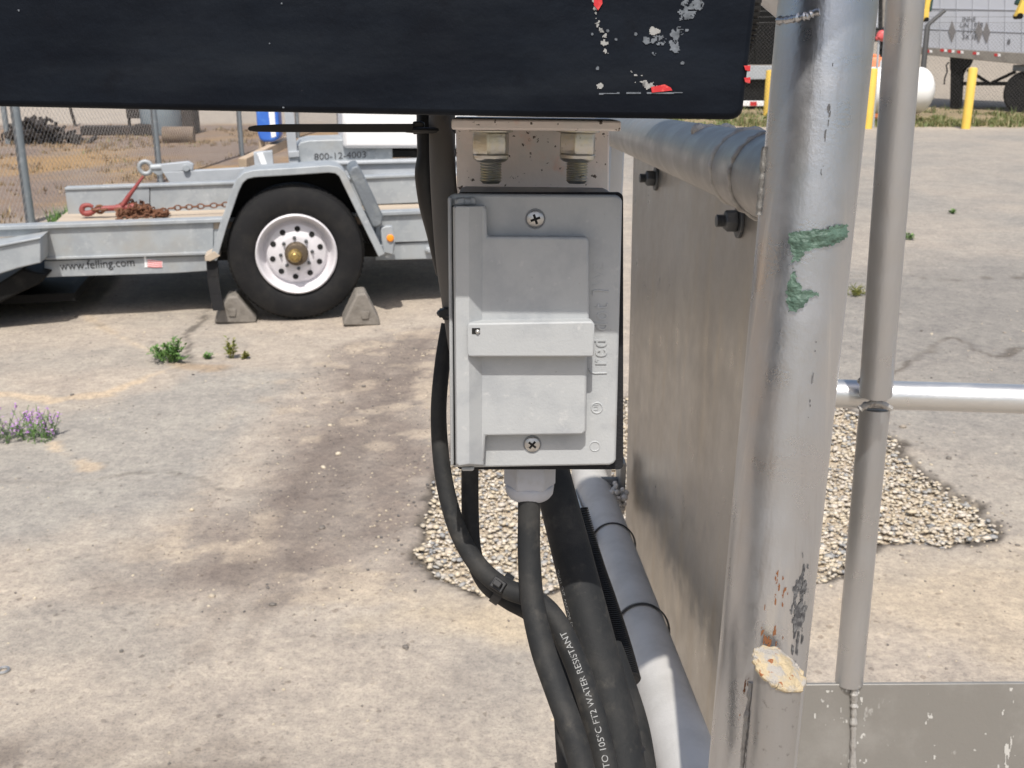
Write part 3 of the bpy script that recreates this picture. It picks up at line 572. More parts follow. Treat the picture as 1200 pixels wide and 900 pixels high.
# ------------------------------------------------------------------ chain binder and chain lying on the deck
FB = Frame(FT.p(0, zd, -.50), tt, ZU, tn)
bo = FB.P(140, 248); cb = thing('chain_binder', 'red lever chain binder with raised handle on the trailer deck', 'chain binder', bo)
m = MB(); m.cyl(FB.P(119, 244.5), FB.P(160, 242.5), .017, 14); m.cyl(FB.P(136, 244), FB.P(158, 242.5), .023, 14); m.build('barrel', 'redpaint', cb, .003)
m = MB(); m.tube([FB.P(144, 241), FB.P(150, 231), FB.P(168, 206.5)], [.030, .024, .013], 10, flat=.6); m.build('handle', 'redpaint', cb, .003)
m = MB()
hk = [FB.P(118, 244.5), FB.P(112, 246), FB.P(106, 249.5), FB.P(99, 250), FB.P(96, 246), FB.P(98, 241.5), FB.P(104, 240.5), FB.P(109, 242.5)]; m.tube(hk, [.011, .015, .018, .018, .017, .015, .013, .010], 12, smooth_k=4); m.build('hook', 'redpaint', cb)
m = MB()
for k in range(3): m.torus(FB.P(113 + 4 * k, 245.3, .004 * k), (tn if k % 2 else ZU), .022, .008, 14, 6, tt, 1.1)
m.build('swivel_link', 'rust', cb)
ch = MB()
def link(c, d, up, s=.022): ch.torus(c, up, s * .72, s * .22, 12, 6, d, 1.45)
def run(pts, s=.020):
    P, _ = spline([Vector(p) for p in pts], [1] * len(pts), 24); acc = 0; k = 0
    for i in range(1, len(P)):
        acc += (P[i] - P[i - 1]).length
        if acc > s * 1.65:
            acc = 0; d = (P[i] - P[i - 1]).normalized(); k += 1; u = ZU if k % 2 else d.cross(ZU); link(P[i], d, u.normalized(), s)
run([FB.P(195, 244.5), FB.P(215, 243), FB.P(240, 241.5), FB.P(275, 239)])
run([FB.P(133, 257, .10), FB.P(150, 255, .11), FB.P(170, 253, .10), FB.P(196, 248, .07)], .018)
for k in range(190):
    f = random.random(); c = FB.P(139 + 57 * f, 249, random.uniform(-.10, .07)); c.z = zd + .012 + random.random() ** 1.5 * .075 * math.sin(min(1, f * 1.05 + .2) * 3.0); link(c, rvec(-.3), rvec(-.6).cross(Vector((.3, .2, .5))).normalized(), .021)
tag(ch.build('rusty_chain', 'rust'), 'rusty chain heaped beside the red binder and running along the trailer deck', 'chain')
# ------------------------------------------------------------------ second trailer behind
F2 = Frame(FT.p(0, 0, -2.9), tt, ZU, tn); o2 = F2.p(0, 0, 0)
t2 = thing('tow_trailer', 'light grey tow trailer behind the flatbed with drawbar eye and a white equipment box', 'trailer', Vector((o2.x, o2.y, 0)))
plank('drawbar', 'galv2', [(191, 202), (300, 196.5), (300, 213), (200, 216)], -.10, 0, t2, .004, F2)
plank('drawbar_head', 'galv2', [(188, 193), (220, 189.5), (226, 193), (226, 199.5), (190, 202.5)], -.09, -.005, t2, .004, F2)
m = MB(); m.cyl(F2.P(218, 197, .03), F2.P(218, 197, -.12), .028, 14); m.build('hitch_pin', 'galv', t2, .003)
m = MB(); m.torus(F2.P(170.5, 196.5, -.05), tn, .049, .018, 32, 12); m.cyl(F2.P(177, 196.6, -.05), F2.P(192, 196, -.05), .030, 14); m.build('drawbar_eye', 'galv', t2)
m = MB(); m.slab(F2, [(175, 200), (192, 197), (192, 203), (186, 206)], -.07, -.03); m.build('eye_gusset', 'galv', t2, .003)
plank('frame_beam', 'galv2', [(300, 196.5), (380, 190), (640, 181), (640, 199), (300, 213)], -.12, .0, t2, .004, F2)
plank('frame_top', 'galv2', [(380, 190.5), (490, 188), (640, 183), (640, 186), (490, 191), (380, 193.5)], -.08, .03, t2, .004, F2)
plank('jack_post', 'galv2', [(331, 110), (342, 110), (350, 193), (339, 194)], -.10, -.02, t2, .004, F2)
plank('post_collar', 'galv2', [(337.5, 178), (350, 177), (351, 184), (338.5, 185)], -.12, .0, t2, .004, F2)
plank('post_bracket', 'galv2', [(297, 179), (319, 177), (321, 198), (299, 200)], -.20, -.10, t2, .004, F2)
plank('post_bracket', 'white', [(301, 180), (308, 179), (315, 198), (308, 198)], -.10, -.085, t2, .002, F2)
pn = plank('side_panel', 'galv', [(346, 192), (347, 172), (352, 167), (362, 164.5), (420, 163), (460, 163), (460, 192), (346, 194)], -.6, -.09, t2, .008, F2)
tx = MB(); a = F2.P(368, 187.6, -.088); b_ = F2.P(429, 184.6, -.088); put_text(tx, '800-12-4003', .078, a, Vector((1, 0, 0)), Vector((0, 1, 0)), Vector((0, 0, 1)), .0)
wd_ = max(v.x - a.x for v in tx.v); ux = (b_ - a).normalized(); sc_ = (b_ - a).length / wd_
tx.v = [a + ux * ((v.x - a.x) * sc_) + ZU * (v.y - a.y) + tn * .002 for v in tx.v]
tb = MB(); tb.v = tx.v; tb.f = tx.f; tb.build('lettering', 'ink', t2, smooth=0)
plank('equipment_box', 'white', [(400, 100), (560, 100), (560, 174), (402, 174)], -1.0, -.02, t2, .03, F2)
plank('box_base', 'chassis', [(438, 176), (560, 175.5), (560, 184), (438, 185)], -.9, -.1, t2, .004, F2)
plank('hose_fitting', 'galv', [(430, 177), (440, 176), (440, 184), (430, 184)], -.3, -.08, t2, .004, F2)
plank('outrigger', 'galv2', [(440, 206), (640, 198), (640, 214), (444, 220)], -.5, .05, t2, .004, F2)
m = MB(); m.slab(F2, [(426, 208), (444, 206), (444, 218), (426, 219)], -.3, .0); m.build('tail_socket', 'dark_gap', t2, .004)
m = MB(); m.torus(F2.P(478, 226, .06), tn, .035, .014, 20, 8); m.build('tie_ring', 'bolt_dark', t2)
# ------------------------------------------------------------------ things on the dirt lot
def posttube(name, x, y, h, r, label, cat, mat, group=None, lean=(0, 0)):
    m = MB(); b_ = Vector((x, y, gz(x, y) - .05)); m.cyl(b_, b_ + Vector((lean[0], lean[1], h)), r, 12); return tag(m.build(name, mat), label, cat, group)
cf = thing('chain_link_fence', 'grey chain link fence with round posts behind the flatbed trailer', 'fence', FENCE_A)
NL = 5; mesh_l = MB(); Lf = 3.05 * 6; A0 = FENCE_A - FENCE_D * 3.05; Hf = 1.9; sp = .075
for s_ in (1, -1):
    d0 = -Hf
    while d0 < Lf:
        u0, u1 = max(d0, 0), min(d0 + Hf, Lf)
        if s_ > 0: za, zb = u0 - d0, u1 - d0
        else: za, zb = Hf - (u0 - d0), Hf - (u1 - d0)
        off = Vector((FENCE_D.y, -FENCE_D.x, 0)) * (.0025 * s_)
        if u1 > u0: mesh_l.tube([A0 + FENCE_D * u0 + ZU * (za + .02) + off, A0 + FENCE_D * u1 + ZU * (zb + .02) + off], .0015, 4, False)
        d0 += sp
mesh_l.build('chain_mesh', 'wire', cf, smooth=0, nofix=True)
for k in range(-1, 6):
    q = FENCE_A + FENCE_D * 3.05 * k; m = MB(); m.cyl(q - ZU * .05, q + ZU * 2.0, .042 if k == 0 else .036, 14); m.sphere(q + ZU * 2.0, .045, 12, 8); m.build('post', 'fence', cf)
m = MB(); m.cyl(A0 + ZU * 1.93, A0 + FENCE_D * Lf + ZU * 1.93, .021, 10); m.build('top_rail', 'fence', cf)
q = G(10, 168); posttube('metal_pole', q.x, q.y, 1.9, .045, 'thin grey pole standing on the dirt lot at the far left edge', 'pole', 'fence')
q = G(89, 148); posttube('dark_stake', q.x, q.y, 1.3, .03, 'thin dark leaning stake beyond the dirt lot', 'stake', 'debris', None, (-.22, 0))
q = G(45, 168); dp = MB()
for k in range(110):
    c = q + Vector((random.gauss(0, .30), random.gauss(0, .14), 0)); hh = .36 * math.exp(-((c.x - q.x) / .45) ** 2) * random.random(); d = rvec(-.2); l = random.uniform(.12, .35)
    a = c + ZU * (hh + .03); dp.tube([a - d * l / 2, a + Vector((random.uniform(-.05, .05), 0, .03)), a + d * l / 2], random.uniform(.012, .045), 5)
tag(dp.build('scrap_pile', 'debris'), 'dark tangled scrap heap on the far side of the dirt lot', 'scrap pile')
q = G(140, 158); m = MB(); m.box(q + ZU * .08, 1.3, .25, .16); m.box(q + ZU * .10 + Vector((.5, -.1, 0)), .3, .2, .2); tag(m.build('low_beam', 'debris', None, .02), 'low black beam lying on the ground left of the blue grey tank', 'beam')
q = G(192, 157); db = thing('steel_tank', 'weathered blue grey steel tank standing beyond the dirt lot', 'tank', q); m = MB(); m.lathe([(.36, 0), (.38, .04), (.38, .5), (.40, .52), (.40, .56), (.38, .58), (.38, 1.0), (.36, 1.04), (0, 1.06)], q, ZU, 32); m.build('shell', 'drum', db)
m = MB(); m.box(q + Vector((.42, .12, .42)), .34, .4, .84); m.build('side_shade_block', 'debris', db, .05)  # black block stands in for the shade on the tank's right
m = MB(); m.box(q + Vector((-.44, .05, .38)), .32, .35, .2); m.tube([q + Vector((-.6, 0, .0)), q + Vector((-.6, 0, .35))], .03, 8); m.build('pump_housing', 'debris', db, .04)
q = G(203, 167); m = MB(); ax_ = Vector((1, .12, 0)); m.lathe([(.10, .0), (.135, 0), (.14, .02), (.135, .5), (.10, .5)], q + ZU * .12 - ax_ * .15, ax_, 24); m.lathe([(.10, .06), (.0, .06)], q + ZU * .12 - ax_ * .15, ax_, 24); tag(m.build('culvert_pipe', 'brownpipe'), 'short brown pipe lying on the dirt in front of the blue grey tank', 'pipe')
# leaning board, blue container on a stake
m = MB(); a = W(284, 189, 11.2); b_ = W(338, 163, 12.6); d = (b_ - a).normalized(); m.box((a + b_) / 2 - ZU * .02, (b_ - a).length, .09, .10, d, d.cross(ZU).normalized(), d.cross(ZU).normalized().cross(d)); tag(m.build('loose_board', 'wood', None, .006), 'tan timber propped on the dirt behind the tow trailer', 'board')
q = W(312, 165, 12.0); q0 = G(307, 190); bj = thing('blue_container', 'blue plastic container with a white label strip on a wooden stake', 'container', Vector((q.x, q.y, 0)))
Fj = Frame(q, Vector((1, .05, 0)), ZU, Vector((.05, -1, 0)))
m = MB(); m.slab(Fj, [(297.5, 105), (324, 105), (328, 158), (325.5, 164), (319, 166.5), (309, 166.5), (304, 164), (301.5, 156)], -.24, 0); m.build('jug', 'blue', bj, .03, 4)
m = MB(); m.slab(Fj, [(312, 106), (320, 106), (323.5, 160), (318, 161.5)], .001, .004); m.build('label_strip', 'white', bj)
m = MB(); a = Fj.P(307, 164, -.1); m.tube([a, Vector((a.x - .05, a.y, -.1))], .035, 8); m.build('stake', 'wood', bj)
# ================================================================== RIGHT BACKGROUND
def bollard(px, yb, yt, label):
    b_ = G(px, yb); b_.z = gz(b_.x, b_.y); h_ = atY(px, yt, b_.y).z - b_.z; m = MB(); m.lathe([(.082, -.05), (.082, h_ - .03), (.072, h_ - .008), (.04, h_), (0, h_ + .004)], b_, ZU, 24); return tag(m.build('bollard', 'yellow', base=b_), label, 'bollard', 'yellow bollards along the verge')
bollard(1131.5, 151, 79, 'yellow bollard in front of the white trailer landing gear, rightmost of the row')
bollard(1016.5, 151, 80, 'yellow bollard at the left end of the white propane tank')
bollard(898.5, 135.5, 82, 'yellow bollard in front of the dark trailer, between the black box and the thick post')
Yt = 22.6; tk = atY(1022, 106, Yt); pt = thing('propane_tank', 'white horizontal propane tank lying on the verge behind the slim tube', 'tank', Vector((tk.x + .6, Yt, gz(tk.x, Yt))))
xr = atY(1093, 106, Yt).x; rt_ = .46; ax_ = Vector((1, .0, 0)); Lk = 2.0; st0 = Vector((xr - Lk, Yt, tk.z)); pf = [(0, 0)]
for k in range(1, 9): a = math.pi / 2 * k / 8; pf.append((rt_ * math.sin(a), .30 * (1 - math.cos(a))))
for k in range(8, -1, -1): a = math.pi / 2 * k / 8; pf.append((rt_ * math.sin(a), Lk - .30 * (1 - math.cos(a))))
m = MB(); m.lathe(pf, st0, ax_, 40); m.build('shell', 'tankwhite', pt, smooth=60)
for f in (.45, 1.55): m = MB(); m.box(st0 + ax_ * f - ZU * .50, .12, .5, .22); m.build('saddle', 'concrete', pt, .01)
m = MB(); m.lathe([(.13, 0), (.13, .12), (.1, .17), (0, .18)], st0 + ax_ * 1.0 + ZU * .44, ZU, 20); m.build('valve_dome', 'tankwhite', pt)
q = atY(1023, 90, 23.8); dm = thing('orange_drum', 'orange plastic drum behind the propane tank', 'drum', Vector((q.x, 23.8, gz(q.x, 23.8)))); zt = atY(1023, 66, 23.8).z; m = MB(); m.lathe([(.2, 0), (.24, .04), (.24, zt * .5), (.26, zt * .5 + .03), (.24, zt * .5 + .06), (.24, zt - .1), (.2, zt - .02), (0, zt)], Vector((q.x, 23.8, 0)), ZU, 28); m.build('body', 'orange', dm)
m = MB(); m.lathe([(.10, -.01), (.10, .03), (.06, .045), (0, .05)], Vector((q.x, 23.8, zt)), ZU, 20); m.build('lid', 'orange', dm, .005)
q = G(1023, 150); zt = atY(1030, 45, q.y).z; mp_ = thing('marker_pole', 'thin pale pole with a faded red cap beside the left bollard', 'pole', q); xt = atY(1030, 45, q.y).x; m = MB(); m.cyl(q, Vector((xt, q.y, zt)), .022, 10); m.build('pole', 'galv2', mp_)
m = MB(); m.lathe([(.05, -.04), (.09, 0), (.10, .06), (.08, .12), (.03, .15)], Vector((xt + .03, q.y, zt)), Vector((.35, 0, 1)), 14); m.cyl(Vector((xt - .06, q.y, zt - .01)), Vector((xt + .1, q.y, zt + .06)), .035, 10); m.build('cap', 'pinkred', mp_, .01)
# right fence with barbed wire arm
Yf = 24.6; fx0, fx1 = 2.5, 18.0; rf = thing('yard_fence', 'dark chain link yard fence with an angled barbed wire arm behind the propane tank', 'fence', Vector((9.2, Yf, 0)))
m = MB(); Hf = 1.95; sp = .085
for s_ in (1, -1):
    d0 = fx0 - Hf
    while d0 < fx1:
        u0, u1 = max(d0, fx0), min(d0 + Hf, fx1); za, zb = (u0 - d0, u1 - d0) if s_ > 0 else (Hf - (u0 - d0), Hf - (u1 - d0))
        if u1 > u0: m.tube([(u0, Yf + .003 * s_, za), (u1, Yf + .003 * s_, zb)], .0016, 4, False)
        d0 += sp
m.build('chain_mesh', 'darkwire', rf, smooth=0, nofix=True)
b_ = atY(1081, 85, Yf)
for px in (930, 1081.5):
    x0 = atY(px, 85, Yf).x; x1 = atY(px + 5.5, 30, Yf).x; x2 = atY(px + 26, 12, Yf); m = MB(); zt = atY(1087, 30, Yf).z; P_ = [Vector((x0 - .12, Yf, -.1)), Vector((x0, Yf, .9)), Vector((x1, Yf, zt)), Vector((x1 + .06, Yf, zt + .07)), Vector((x2.x, Yf, x2.z))]
    m.tube(P_, [.06, .06, .055, .045, .04], 10); m.build('post', 'darkwire', rf)
for k in range(3):
    m = MB(); z0 = 1.98 + .12 * k; m.tube([(fx0, Yf, z0), (fx1, Yf, z0)], .004, 5); m.build('barbed_wire', 'darkwire', rf)
# dark trailer behind fence
Yd = 27.0; dt = thing('dark_trailer', 'black trailer body with a grey lower beam and striped bumper behind the fence', 'trailer', Vector((5.6, Yd, 0)))
Fd = Frame(Vector((0, Yd, 0)), Vector((1, 0, 0)), ZU, Vector((0, -1, 0)))
def pd_(name, mat, px, h0, h1, b=.01): return MB().slab(Fd, px, h0, h1).build(name, mat, dt, b)
pd_('body', 'chassis', [(820, -60), (965, -60), (965, 76), (820, 76)], -5, 0); pd_('lower_beam', 'galv2', [(820, 77), (965, 77), (965, 93), (820, 93)], -.3, .03)
pd_('tank_box', 'chassis', [(822, 93), (960, 93), (960, 119), (822, 119)], -3, -.1); pd_('bumper', 'white', [(820, 118.5), (955, 118.5), (955, 124.5), (820, 124.5)], -.15, .05)
for px in (838, 862, 879, 906, 930): pd_('red_stripe', 'red', [(px, 119), (px + 8, 119), (px + 8, 124), (px, 124)], .045, .055, 0)
for px in (850, 885, 930): pd_('slat', 'chassis', [(px, -60), (px + 3, -60), (px + 3, 75), (px, 75)], 0, .04, 0)
# semi trailer
wA = G(1197, 132); gA = G(1118, 126.5); gA = CO + (gA - CO) * (26.9 / gA.y); gA.z = 0; sd = (gA - wA); sd.z = 0; sd.normalize(); sn = Vector((-sd.y, sd.x, 0))
if sn.y > 0: sn = -sn
Fs = Frame(wA, sd * -1, ZU, sn)                          # X runs towards the rear
sm = thing('semi_trailer', 'white aluminium semi trailer parked behind the yard fence with diamond placards', 'semi trailer', wA)
def ps(name, mat, px, h0, h1, b=.01, par=None): return MB().slab(Fs, px, h0, h1).build(name, mat, par or sm, b)
ps('body', 'semi', [(1070, -160), (1330, -160), (1330, 71), (1192, 62), (1070, 55)], -2.5, 0)
for k, px in enumerate((1103, 1122, 1141, 1160, 1179, 1199)): ps('panel_seam', 'seam', [(px, -150), (px + .7, -150), (px - 1.3, 57 + k * 1.1), (px - 2, 57 + k * 1.1)], 0, .012, 0)
ps('belt_rail', 'seam', [(1070, 9), (1330, 14), (1330, 14.8), (1070, 9.8)], 0, .015, 0); ps('belt_rail', 'seam', [(1070, 33), (1330, 43), (1330, 43.5), (1070, 33.5)], 0, .015, 0)
ps('lower_rail', 'semi_rail', [(1070, 55), (1192, 61.8), (1330, 71), (1330, 89), (1192, 75), (1070, 63)], -2.4, .02)
for px, yy in ((1102, 58), (1111, 59), (1121.5, 60), (1140, 61.5), (1165, 63.5), (1085, 59)): ps('red_marker', 'red', [(px, yy - .8), (px + 4.2, yy - .5), (px + 4.2, yy + 2.6), (px, yy + 2.3)], .018, .026, 0); ps('white_marker', 'white', [(px + 4.3, yy - .5), (px + 7.5, yy - .2), (px + 7.5, yy + 2.8), (px + 4.3, yy + 2.6)], .018, .025, 0)
for cx, cy, w_, h_ in ((1115.5, 36.5, 4.2, 12.5), (1147, 37, 4.4, 12.5), (1156, 38, 4.4, 12.5)): ps('placard', 'placard', [(cx, cy - h_), (cx + w_, cy), (cx, cy + h_), (cx - w_, cy)], 0, .02, 0)
tx = MB()
for k, ln in enumerate(('INHE', 'UN 1978', '2 179', '3X 3E')):
    a = Fs.P(1124.5 + (0 if k == 1 else 2.5), 25.5 + 6.9 * k, .012); put_text(tx, ln, .155, a, Fs.x * .95, ZU, sn, 0)
a = Fs.P(1179.5, 52, .012); put_text(tx, '8', .17, a, Fs.x, ZU, sn, 0); tx.build('lettering', 'ink', sm, smooth=0)
# landing gear
ps('landing_leg', 'chassis', [(1114, 70), (1127, 70), (1123, 127), (1113, 127)], -.35, -.15); ps('leg_top', 'chassis', [(1113, 67), (1137, 67), (1131, 79), (1124, 82), (1113, 82)], -.4, -.12)
ps('landing_leg', 'chassis', [(1120, 70), (1128, 70), (1125, 122), (1117, 122)], -2.0, -1.85)
def rod(name, pts, r, h, mat='chassis'): m = MB(); m.tube([Fs.P(x, y, h) for x, y in pts], r, 8); m.build(name, mat, sm)
rod('crank_handle', [(1112, 73), (1109, 76), (1110, 84), (1107, 92), (1106.5, 99)], .018, -.02)
rod('brace', [(1122, 98), (1134, 76)], .035, -.3); rod('brace', [(1120, 98), (1195, 98)], .045, -.5); rod('brace', [(1134, 82), (1160, 98), (1190, 84)], .04, -.5)
m = MB(); c = Fs.P(1203, 108.5, -.25); m.lathe([(.27, -.14), (.44, -.15), (.50, -.10), (.51, 0), (.50, .10), (.44, .15), (.27, .14)], c, sn, 40); wl = m.build('wheel', 'tyre', sm)
m = MB(); m.lathe([(.28, .13), (.25, .06), (.15, .05), (.14, .12), (0, .13)], c, sn, 32); m.build('rim', 'galv', wl)
ps('mud_guard', 'galv_dk', [(1187, 76), (1230, 79), (1230, 86), (1186, 83)], -.6, -.1)
# rear of a truck further back
Yr = 46.0; Fr = Frame(Vector((0, Yr, 0)), Vector((1, 0, 0)), ZU, Vector((0, -1, 0))); q = Fr.P(1030, 60); bt = thing('box_truck', 'pale box truck seen from behind between thick post and slim tube', 'truck', Vector((q.x, Yr, gz(q.x, Yr))))
def pr(name, mat, px, h0, h1, b=.02): return MB().slab(Fr, px, h0, h1).build(name, mat, bt, b)
pr('body', 'galv2', [(985, -80), (1064, -80), (1064, 34), (985, 34)], -5, -.02); pr('rear_door', 'semi', [(988, -78), (1030, -78), (1029, 32), (988, 32)], -.02, .03); pr('rear_door', 'semi_rail', [(1035, -78), (1062, -78), (1062, 32), (1034, 32)], -.02, .03)
pr('door_gap', 'dark_gap', [(1031, -78), (1034.6, -78), (1033.4, 34), (1029.8, 34)], -.02, .035, 0); pr('door_handle', 'ink', [(1039, 8), (1041, 8), (1040.5, 22), (1038.5, 22)], .03, .08, .005)
pr('sill', 'chassis', [(985, 33), (1064, 33), (1064, 35.5), (985, 35.5)], -.3, .05); pr('bumper_post', 'chassis', [(1038, 35), (1041, 35), (1040.5, 56), (1037.5, 56)], -.2, 0); pr('bumper_post', 'chassis', [(1000, 35), (1003, 35), (1003, 56), (1000, 56)], -.2, 0); pr('bumper_bar', 'chassis', [(1031, 53.5), (1050, 53.5), (1050, 57.5), (1031, 57.5)], -.2, .03)
m = MB(); m.lathe([(.3, -.3), (.5, -.28), (.5, .28), (.3, .3)], Vector((Fr.P(1052, 57).x, Yr + 1.2, gz(Fr.P(1052, 57).x, Yr) + .45)), Vector((1, 0, 0)), 28); m.lathe([(.3, -.3), (.5, -.28), (.5, .28), (.3, .3)], Vector((Fr.P(995, 57).x, Yr + 1.2, gz(Fr.P(995, 57).x, Yr) + .45)), Vector((1, 0, 0)), 28); m.build('rear_wheel', 'tyre', bt)
# yellow lifting arms
def arm(label, pts, r, dk, Yy):
    P = [atY(x, y, Yy) for x, y in pts]; t_ = thing('yellow_boom', label, 'boom', P[0]); m = MB()
    for i in range(len(P) - 1):
        d = (P[i + 1] - P[i]); m.box((P[i] + P[i + 1]) / 2, r, .12, d.length + r * .3, d.cross(Vector((0, 1, 0))).normalized(), Vector((0, 1, 0)), d.normalized())
    m.build('arm', 'yellow', t_, .012); m = MB(); Q = [atY(x, y, Yy + .1) for x, y in dk]; d = Q[1] - Q[0]; m.box((Q[0] + Q[1]) / 2, r * .8, .12, d.length, d.cross(Vector((0, 1, 0))).normalized(), Vector((0, 1, 0)), d.normalized()); m.build('hydraulic_cylinder', 'green_dk', t_, .02)
    m = MB(); m.cyl(P[-1] - Vector((0, .1, 0)), P[-1] + Vector((0, .1, 0)), r * .42, 14); m.build('pin', 'chassis', t_)
M['green_dk'] = pmat('dark green paint', (.02, .06, .05), .5)
arm('yellow boom tip hanging in front of the white semi trailer at the top right', [(1220, -40), (1205, -8), (1193, 19)], .13, [(1205, -25), (1192, 6)], 21.0)
arm('small yellow boom end peeking out behind the slim tube', [(1092, -30), (1085, 10), (1084, 23)], .10, [(1092, -10), (1088, 14)], 21.4)
# ================================================================== LIFT BASKET (foreground)
LC = -(ray(540, 5050)).normalized()                     # up along the posts
LB = ray(580, 110).normalized(); LB = (LB - LC * LB.dot(LC)).normalized(); LA = LB.cross(LC).normalized()
BF = Frame(W(627, 388, .46), LA, LC, -LB)                # outlet box face
# ---- guard rail basket
gr = thing('metal_guardrail', 'welded aluminium platform guardrail with thick leaning post, sheet panel and slim tubes', 'guardrail', W(890, 900, .62))
pa, pb = W(974.5, -45, .548), W(875, 960, .640); pr_ = .0252
m = MB(); m.tube([pa - (pb - pa).normalized() * .55, pa, pb], pr_, 48); post = m.build('corner_post', 'post', gr, smooth=60)
pd0 = (pb - pa).normalized()
def post_at(py): 
    f = (py + 45) / 1005; return pa.lerp(pb, f)
# frame round the post: angle 0 faces the viewer
pz = (CO - post_at(450)); pz = (pz - pd0 * pz.dot(pd0)).normalized(); pxv = pd0.cross(pz) * -1
if pxv.x < 0: pxv = -pxv
def on_post(px, py, dr=.0006):                           # pixel to (angle, along) and back
    r_ = ray(px, py); o_ = CO - pa; a = r_ - pd0 * r_.dot(pd0); b_ = o_ - pd0 * o_.dot(pd0); A_ = a.dot(a); B_ = 2 * a.dot(b_); C_ = b_.dot(b_) - (pr_ + dr) ** 2; D_ = B_ * B_ - 4 * A_ * C_
    if D_ < 0: return None
    q = CO + r_ * ((-B_ - math.sqrt(D_)) / (2 * A_)); v = q - pa; al = v.dot(pd0); e_ = v - pd0 * al; return math.atan2(e_.dot(pxv), e_.dot(pz)), al
def post_pt(th, al, dr): return pa + pd0 * al + (pz * math.cos(th) + pxv * math.sin(th)) * (pr_ + dr)
# brace entering at the top left
m = MB(); m.tube([W(805, -133, .566), W(960, -2.6, .568)], [.0212, .0212], 40); m.build('brace', 'post', gr, smooth=60)
def bead(name, c, ax, R, r, parent=gr, arc=(0, 1), X=None, n=46):
    ax = ax.normalized(); x, y = perp(ax) if X is None else (X, ax.cross(X)); P = []; rr = []
    for i in range(n + 1):
        a = 2 * math.pi * (arc[0] + (arc[1] - arc[0]) * i / n); P.append(c + (x * math.cos(a) + y * math.sin(a)) * (R + random.uniform(-.0006, .0006)) + ax * random.uniform(-.0008, .0008)); rr.append(r * random.uniform(.75, 1.25))
    mm = MB(); mm.tube(P, rr, 8); return mm.build(name, 'weld', parent, smooth=60)
m = MB(); P = []
for k in range(26):
    g = on_post(910 + 50 * k / 25, 24 - 3 * (k / 25) - 8 * (k / 25) ** 2 + random.uniform(-1, 1), .001)
    if g: P.append(post_pt(*g, .0))
m.tube(P, [random.uniform(.0012, .0026) for _ in P], 8); m.build('weld_bead', 'post', gr, smooth=60)
# top rail
ra, rb = W(945, 218.4, .579), W(716, 150, 1.65); rd = (rb - ra).normalized(); m = MB(); m.tube([ra, rb + rd * .05], .0251, 40); m.build('top_rail', 'rail', gr, smooth=60)
m = MB(); q = W(868, 197, .64); m.tube([ra, ra + rd * .135, ra + rd * .146], [.0262, .0262, .0252], 40); m.build('rail_sleeve', 'rail', gr, smooth=60)
bead('weld_bead', ra + rd * .140, rd, .0240, .0036)
bead('weld_bead', ra + rd * .076, rd, .0262, .0020)
m = MB(); P = []
for k in range(30):
    g = on_post(897 - 7 * k / 29, 172 + 80 * k / 29, .0002)
    if g: P.append(post_pt(*g, .0005))
m = MB(); m.tube(P, [random.uniform(.0013, .0020) for _ in P], 10); m.build('weld_bead', 'post', gr, smooth=80)
q = ra + rd * .27
for k in range(9): m.sphere(q + LC * .021 + LA * (-.012 + .003 * k) + rd * random.uniform(-.004, .004), random.uniform(.004, .0065), 10, 6)
m.build('weld_blob', 'weld', gr)
# bottom rail
ba, bb = W(692, 563, 1.54), W(794, 860, .89); bd = (bb - ba).normalized(); be = ba + bd * ((bb - ba).length * 1.42); m = MB(); m.tube([ba - bd * .03, be], .0251, 40); m.build('bottom_rail', 'low_rail', gr, smooth=60)
# side panel
A3 = W(741, 205, 1.50); B3 = W(734, 590, 1.54); u_ = (B3 - A3); pn_ = bd.cross(LC).normalized()
if pn_.x > 0: pn_ = -pn_
tl = A3 + LC * .05; bl_ = B3 - LC * .035
def along(p, s): return p + bd * s
Lp = .05
while True:
    v_ = along(tl, Lp) - CO; 
    if 600 + FPX * v_.dot(CR) / v_.dot(CF) > 893: break
    Lp += .004
pm = MB(); q = [tl, along(tl, Lp), along(bl_, Lp), bl_]; pm.prism(q, [v - pn_ * .003 for v in q]); pm.build('side_panel', 'panel', gr, .0006)
# rail bolts through the panel tab
for px, py, d_, s in ((770, 209, 1.05, .8), (868, 259, .70, .78)):
    r_ = ray(px, py); t_ = (tl - CO).dot(pn_) / r_.dot(pn_); c = CO + r_ * t_
    bo_ = MB(); bo_.lathe([(.0185 * s, 0), (.0185 * s, .004 * s), (.0095 * s, .0042 * s)], c, pn_, 28); 
    par = bo_.build('panel_bolt', 'bolt_dark', gr, .0006)
    m = MB(); m.lathe([(.0120 * s, .0042 * s), (.0125 * s, .006 * s), (.0125 * s, .015 * s), (.0105 * s, .0175 * s), (.0075 * s, .0178 * s)], c, pn_, 6); m.build('nut', 'bolt_dark', par, .0008)
    m = MB(); prof = [(.0068 * s, .017 * s)]
    for k in range(6): prof += [(.0070 * s, (.018 + .0016 * k) * s), (.0060 * s, (.0188 + .0016 * k) * s)]
    m.lathe(prof, c, pn_, 20); m.build('thread', 'bolt_dark', par)
    m = MB(); m.box(c - pn_ * .004 + bd * .018, .05 * s, .006, .05 * s, bd, pn_, bd.cross(pn_)); m.build('tab', 'rail', gr, .001)
# back stanchion between panel and bracket
m = MB(); a = W(724, 120, 1.6); m.box(a - LC * .32, .022, .03, .72, LA, LB, LC); m.build('back_stanchion', 'slim', gr, .002)
